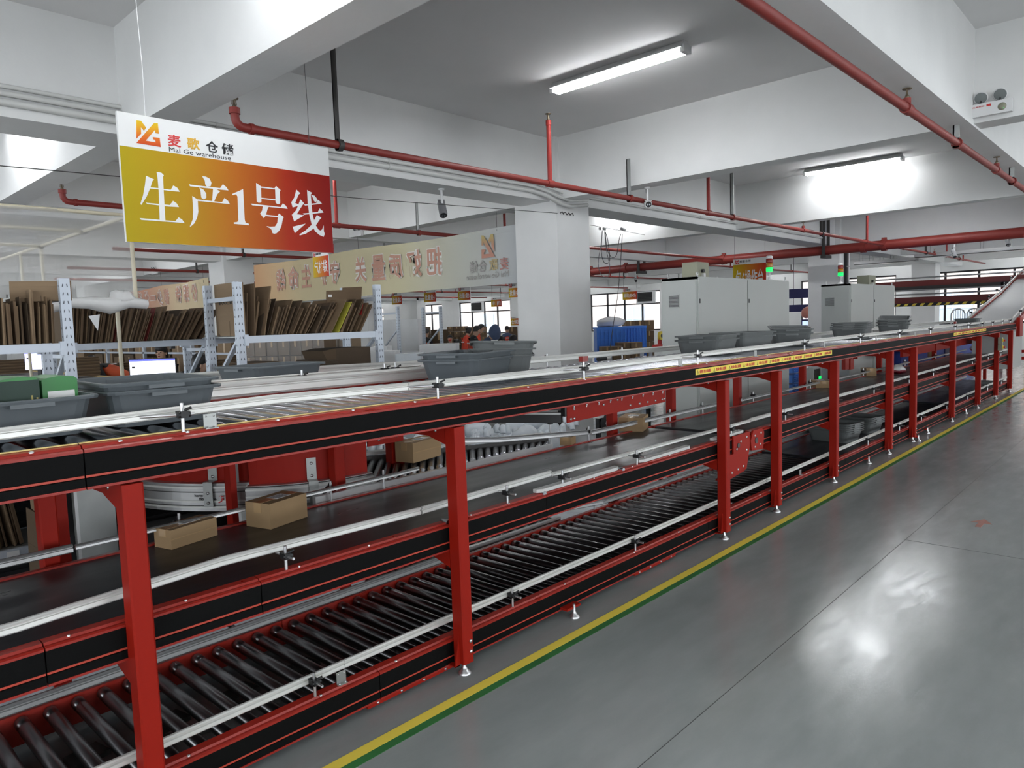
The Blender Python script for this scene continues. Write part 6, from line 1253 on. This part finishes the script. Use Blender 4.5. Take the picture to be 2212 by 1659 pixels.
carton_stack(930, 965, 712, 23.5, 1, 2, 'brown carton slab stack right of the black hooded man', 1, .6, ch=.8)
carton_stack(965, 1008, 705, 24, 3, 7, 'neat pallet of small brown cartons with a white note', 0, .8, ch=.17)
carton_stack(1008, 1050, 706, 25, 3, 7, 'pallet of small cartons behind the group of workers', 3, .8, ch=.17)
carton_stack(1094, 1118, 706, 26, 1, 4, 'carton stack left of the big column', 0, .8, ch=.4)
carton_stack(1352, 1413, 692, 21.5, 3, 6, 'tall stack of brown cartons right of the blue crates', 0, .8, ch=.3)
carton_stack(1300, 1348, 749, 17.0, 2, 5, 'taped brown cartons before the blue crates', 0, .6, ch=.3)
carton_stack(1336, 1388, 740, 17.8, 2, 5, 'printed brown cartons before the blue crates', 3, .6, ch=.3)
def blue_crate(px0, px1, py0, d, zb, ztop, label):
    a = at((px0+px1)/2, py0, d=d); w = (px1-px0)*d/FPX; dep = .8; o = thing('blue_crate', (a.x, a.y, zb), label, 'crate', 'large blue folding crates'); b = MB((a.x, a.y, zb)); h = ztop-zb
    b.box(a.x-w/2, a.x+w/2, a.y-dep/2+.03, a.y+dep/2, zb, ztop-.02, M['blue']); b.box(a.x-w/2-.02, a.x+w/2+.02, a.y-dep/2, a.y+dep/2+.02, ztop-.06, ztop, M['blue']); b.build('tub', o)
    for k in range(8): x = a.x-w/2+w*k/7; b = MB((a.x, a.y, zb)); b.box(x-.015, x+.015, a.y-dep/2+.005, a.y-dep/2+.03, zb, ztop-.06, M['blue']); b.build('rib', o)
    for k in range(3): z = zb+h*(k+.5)/3; b = MB((a.x, a.y, zb)); b.box(a.x-w/2, a.x+w/2, a.y-dep/2+.01, a.y-dep/2+.03, z-.015, z+.015, M['blue']); b.build('rib', o)
    o.rotation_euler.z = math.radians(YAW*57.3-90)
zt_ = at(1320, 706, d=19).z
blue_crate(1286, 1345, 706, 19, .80, zt_, 'upper blue crate topped by a white film bag'); blue_crate(1286, 1345, 706, 19, 0, .78, 'lower blue crate under the bag topped one'); blue_crate(1346, 1389, 704, 19.6, .80, zt_, 'upper blue crate right of the bag topped one'); blue_crate(1346, 1389, 704, 19.6, 0, .78, 'lower blue crate left of the carton stack')
p = at(1318, 699, d=19); o = thing('film_bag', p, 'big white film bag lying on the blue crate', 'bag'); q = blob((p.x, p.y, zt_+.12), .46, .3, .13, M['foam'], 3, 12, 18, .13); q.build('film', o); o.location.z = o.location.z
p = at(1424, 735, d=16.0); o = thing('tape_dispenser', p, 'red tape dispenser with a yellow tape roll near the first cabinet', 'dispenser'); b = MB(p)
b.box(p.x-.22, p.x+.14, p.y-.05, p.y+.05, p.z-.16, p.z-.09, M['redp']); b.box(p.x+.0, p.x+.05, p.y-.04, p.y+.04, p.z-.1, p.z+.08, M['redp']); b.build('body', o); b = MB(p)
q = p+Vector((.0, 0, .10)); b.tube([q+Vector((.0, -.07, 0)), q+Vector((0, -.02, 0))], .10, M['ylw'], 16); b.tube([q+Vector((.0, -.075, 0)), q+Vector((0, -.07, 0))], .045, M['ink'], 12); b.build('tape_roll', o)
o = thing('packing_table', (p.x, p.y, 0), 'packing table beyond the upper tier left of the first cabinet', 'table'); b = MB((p.x, p.y, 0)); b.box(p.x-1.3, p.x+.4, p.y-.4, p.y+.5, p.z-.20, p.z-.165, M['wood']); b.build('tabletop', o)
for dx in (-1.25, .35):
    for dy in (-.35, .45): b = MB((p.x+dx, p.y+dy, 0)); b.box(p.x+dx-.03, p.x+dx+.03, p.y+dy-.03, p.y+dy+.03, 0, p.z-.2, M['rackp']); b.build('leg', o)
# small devices on the far guide of the upper tier
for px, lab in ((1300, 'black photo sensor lying by the far guide, left one'), (1380, 'black photo sensor lying by the far guide, right one')):
    p = at(px, 775, Y=3.5); o = thing('photo_sensor', p, lab, 'sensor'); b = MB(p); b.tube([p-Vector((.05, 0, 0)), p+Vector((.05, 0, 0))], .02, M['black'], 10); b.tube([p+Vector((.05, 0, 0)), p+Vector((.11, 0, .004))], .018, M['pvc'], 10); b.box(p.x-.02, p.x+.02, 3.36, p.y, p.z-.02, p.z-.012, M['galv']); b.build('body', o)
# ================================================================ PEOPLE
def skin_mesh(pts, edges, rad, name, sub=1):
    me = bpy.data.meshes.new(name); me.from_pydata(pts, edges, []); ob = bpy.data.objects.new('t', me); C.objects.link(ob)
    md = ob.modifiers.new('s', 'SKIN'); md.use_smooth_shade = True
    for v, r in zip(me.skin_vertices[0].data, rad): v.radius = (r, r) if not isinstance(r, tuple) else r
    me.skin_vertices[0].data[0].use_root = True
    s = ob.modifiers.new('u', 'SUBSURF'); s.levels = sub
    dg = bpy.context.evaluated_depsgraph_get(); out = bpy.data.meshes.new_from_object(ob.evaluated_get(dg)); bpy.data.objects.remove(ob); out.name = name
    for p_ in out.polygons: p_.use_smooth = True
    return out
def person(px, py_top, d, label, heading, lean=0, vest='vest', sleeve='cloth', hair='short', hood=None, seated=False, head_down=0, ztop=None, mask=None, arms='work', bottom=0):
    """standing or seated worker; heading in degrees (direction faced), lean forward in degrees"""
    top = at(px, py_top, d=d); zt = top.z if ztop is None else ztop
    o = thing('person', (top.x, top.y, 0), label, 'person')
    hip = .95 if not seated else .55; L = math.radians(lean); f = 1.0
    sh = .50; nk = .07; hd = .23
    full = hip + (sh+nk)*math.cos(L) + hd
    k = zt/full if not seated else 1
    def S(fwd, side, z): return Vector((fwd*k, side*k, z*k))
    base = hip
    if seated: base = zt - (sh+nk)*math.cos(L) - hd
    def T(h, side=0, fw=0): return S(math.sin(L)*h+math.cos(L)*fw, side, base+math.cos(L)*h-math.sin(L)*fw)
    P = [T(0), T(.18), T(.36, 0, .005), T(.48), T(.55, 0, .01), T(.60, 0, .02+.03*head_down), T(.69, 0, .03+.06*head_down), T(.76, 0, .03+.07*head_down)]
    R_ = [(.135, .10), (.125, .10), (.15, .105), (.10, .075), (.052, .052), (.062, .072), (.078, .092), (.055, .068)]
    Ed = [(i, i+1) for i in range(7)]
    def add(p, r, parent): P.append(p); R_.append((r, r)); Ed.append((parent, len(P)-1)); return len(P)-1
    for s in (-1, 1):
        a = add(T(.46, s*.17), .058, 3)
        if arms == 'work': e = T(.22, s*.21, .10); w_ = T(.14, s*.13, .34); h = T(.13, s*.10, .42)
        elif arms == 'down': e = T(.18, s*.23, .0); w_ = T(-.06, s*.22, .06); h = T(-.15, s*.21, .09)
        else: e = T(.20, s*.20, .14); w_ = T(.05, s*.10, .34); h = T(.0, s*.07, .40)
        a = add(e, .045, a); a = add(w_, .030, a); add(h, .038, a)
    for s in (-1, 1):
        if seated: a = add(S(.06, s*.10, base-.02), .085, 0); a = add(S(.46, s*.12, base-.02), .062, a); a = add(S(.46, s*.12, .10), .042, a); add(S(.58, s*.13, .04), .035, a)
        else: a = add(S(0, s*.10, hip-.10), .088, 0); a = add(S(.02, s*.11, .50), .062, a); a = add(S(-.02, s*.11, .10), .042, a); add(S(.14, s*.12, .04), .036, a)
    body = skin_mesh([tuple(p) for p in P], Ed, [(r[0]*k, r[1]*k) for r in R_], 'body', 2)
    mats = [M['skin'], M[sleeve], M['trouser'], M['black']]
    for mm in mats: body.materials.append(mm)
    neck = P[4]; hands = [P[11], P[15]]; hz = base*k
    for pl in body.polygons:
        c = pl.center; i = 1
        if (c-P[6]).length < .15*k and c.z > neck.z-.01: i = 0
        elif min((c-h).length for h in hands) < .075*k: i = 0
        elif c.z < .09*k: i = 3
        elif c.z < hz-.03 and (c.x < .3*k or seated): i = 2
        pl.material_index = i
    rz = math.radians(heading)
    b_ = link('body', body, o, o.location)
    H = P[6]; fw = Vector((1, 0, 0))
    if vest:
        vm = skin_mesh([tuple(p) for p in (T(-.06), T(.10), T(.28), T(.40), T(.48))], [(0, 1), (1, 2), (2, 3), (3, 4)], [(.155*k, .125*k), (.15*k, .125*k), (.172*k, .128*k), (.16*k, .11*k), (.09*k, .07*k)], 'vest', 2); vm.materials.append(M[vest]); link('vest', vm, o, o.location)
        b = MB(); q = T(.34, 0, -.125); u_ = Vector((0, 1, 0)); z_ = (T(.4)-T(.3)).normalized()
        vs = [q+u_*a*k+z_*c*k for a, c in ((-.07, 0), (.07, 0), (.07, .03), (-.07, .03))]; b.add([*vs, *[v-fw*.01 for v in vs]], [(0, 1, 2, 3), (7, 6, 5, 4), (0, 4, 5, 1), (1, 5, 6, 2), (2, 6, 7, 3), (3, 7, 4, 0)], M['white']); link('back_print', b.mesh('back_print'), o, o.location)
    if not hood:
        b = MB(); n = 8; kk = 12; hv = H+Vector((-.012, 0, .022))*k; vs = []
        rr = (.098, .086, .112) if hair == 'short' else (.104, .094, .125)
        for i in range(n+1):
            t = math.pi*i/n*(.60 if hair == 'short' else .72)
            for j in range(kk):
                a = 2*math.pi*j/kk; back = 1 if math.cos(a) < .2 else .72
                vs.append(hv+Vector((rr[0]*math.sin(t)*math.cos(a)*(1 if math.cos(a) < .3 else .93), rr[1]*math.sin(t)*math.sin(a), rr[2]*math.cos(t*back)))*k)
        b.add(vs, [(i*kk+j, i*kk+(j+1) % kk, (i+1)*kk+(j+1) % kk, (i+1)*kk+j) for i in range(n) for j in range(kk)], M['hair'], True)
        if hair == 'bun': b = blob(tuple(H+Vector((-.09, 0, .10))*k), .045*k, .045*k, .045*k, M['hair'], 1, 6, 8, .05, b)
        if hair == 'long': b = blob(tuple(H+Vector((-.06, 0, -.06))*k), .06*k, .085*k, .13*k, M['hair'], 1, 6, 8, .05, b)
        link('hair', b.mesh('hair'), o, o.location)
    else:
        b = MB(); n = 9; kk = 14; vs = []
        for i in range(n+1):
            t = math.pi*i/n*.86
            for j in range(kk):
                a = 2*math.pi*j/kk; vs.append(H+Vector((-.01+.135*math.sin(t)*math.cos(a)*(1 if math.cos(a) < .4 else .78), .125*math.sin(t)*math.sin(a), .02+.155*math.cos(t)*(1+.06*math.sin(3*a))))*k)
        b.add(vs, [(i*kk+j, i*kk+(j+1) % kk, (i+1)*kk+(j+1) % kk, (i+1)*kk+j) for i in range(n) for j in range(kk)], M[hood], True); link('hood', b.mesh('hood'), o, o.location)
    # face: nose, eyes, mouth, ears
    b = MB(); hh = H+Vector((.088, 0, .0))*k
    b.add([hh+Vector(v)*k for v in ((-.01, -.012, -.028), (-.01, .012, -.028), (-.012, 0, .02), (.022, 0, -.024))], [(0, 1, 3), (1, 2, 3), (2, 0, 3), (0, 2, 1)], M['skin'])
    for s in (-1, 1): b = blob(tuple(H+Vector((-.0, s*.078, -.005))*k), .018*k, .01*k, .028*k, M['skin'], 1, 5, 6, 0, b)
    link('nose_and_ears', b.mesh('nose_and_ears'), o, o.location)
    b = MB()
    for s in (-1, 1): b = blob(tuple(H+Vector((.076, s*.030, .012))*k), .012*k, .013*k, .008*k, M['ink'], 1, 5, 6, 0, b)
    link('eyes', b.mesh('eyes'), o, o.location)
    b = MB(); 
    if mask: b = blob(tuple(H+Vector((.055, 0, -.038))*k), .042*k, .055*k, .038*k, M[mask], 1, 6, 10, .02, b); link('face_mask', b.mesh('face_mask'), o, o.location)
    else: b = blob(tuple(H+Vector((.080, 0, -.048))*k), .008*k, .020*k, .006*k, M['lensr'], 1, 5, 6, 0, b); link('mouth', b.mesh('mouth'), o, o.location)
    # a hand: palm with four fingers and a thumb at each wrist
    for q in (11, 15):
        b = MB(); w_ = P[q]; dr = (P[q]-P[q-1]).normalized(); sd = dr.cross(Vector((0, 0, 1))).normalized(); up = sd.cross(dr)
        for i, (of, ln) in enumerate(((-.027, .055), (-.009, .065), (.009, .062), (.027, .048))):
            s0 = w_+sd*of*k+dr*.02*k; b.tube([s0, s0+dr*ln*.6*k-up*.008*k, s0+dr*ln*k-up*.028*k], [.0085*k, .008*k, .006*k], M['skin'], 6)
        s0 = w_+sd*(-.03 if q == 11 else .03)*k; b.tube([s0, s0+(dr*.02+sd*(-.02 if q == 11 else .02))*k, s0+(dr*.045+sd*(-.018 if q == 11 else .018))*k], [.011*k, .009*k, .007*k], M['skin'], 6)
        link('fingers', b.mesh('fingers'), o, o.location)['kind'] = 'stuff'
    # centre the head over the asked spot
    off = Matrix.Rotation(rz, 3, 'Z') @ Vector((H.x, H.y, 0)); o.rotation_euler.z = rz; o.location.x -= off.x; o.location.y -= off.y
    return o
F_ = YAW*57.2958
person(921, 711, 19.5, 'person in a black hooded top and orange vest standing sideways by the foam', F_-25, 4, 'vesto', 'cloth', 'short', arms='work', head_down=.4)
person(972, 727, 19.0, 'person with short brown hair and a red face mask, bent behind the foam block', F_+180, 12, None, 'cloth3', 'short', mask='redp', ztop=1.38)
person(988, 731, 17.5, 'person with a hair bun in a red vest bending right of the masked one', F_-60, 35, 'vest', 'cloth', 'bun', ztop=1.32, head_down=.5)
person(1013, 708, 19.5, 'person in a red vest standing behind, left in the central group', F_-50, 8, 'vest', 'vest', 'bun', head_down=.8)
person(1030, 704, 16.5, 'person in a red vest with black sleeves at the centre of the group', F_-65, 9, 'vest', 'cloth', 'short', head_down=.6)
person(1040, 700, 18.5, 'person in a red jacket with an orange lower part, facing right', F_-85, 10, 'vest', 'vest', 'short', head_down=.8)
person(1071, 703, 13.2, 'person with a blue hood over the head and a red vest', F_-95, 22, 'vest', 'cloth2', hood='cloth2', head_down=1.2, arms='reach')
person(1095, 705, 24.0, 'person seen from behind in a red vest with a yellow lower edge', F_+5, 2, 'vest', 'cloth2', 'short')
person(1109, 719, 15.5, 'person with dark hair bending before the big column', F_-80, 50, None, 'cloth3', 'long', ztop=1.45, head_down=.5)
person(1083, 724, 15.0, 'person with brown hair crouched right of the blue hood', F_+180, 20, None, 'cloth3', 'long', ztop=1.38)
person(347, 747, 11.3, 'person with black hair seated behind the larger monitor', F_+180, 6, 'vest', 'cloth', 'long', seated=True)
person(433, 757, 8.3, 'person with dark hair leaning behind the near upright of the middle rack', F_-75, 35, None, 'cloth', 'long', seated=True, head_down=.6)
person(196, 758, 11.6, 'person in a red and yellow vest bending at the left bench', F_+85, 62, 'vesto', 'cloth', 'short', seated=True)
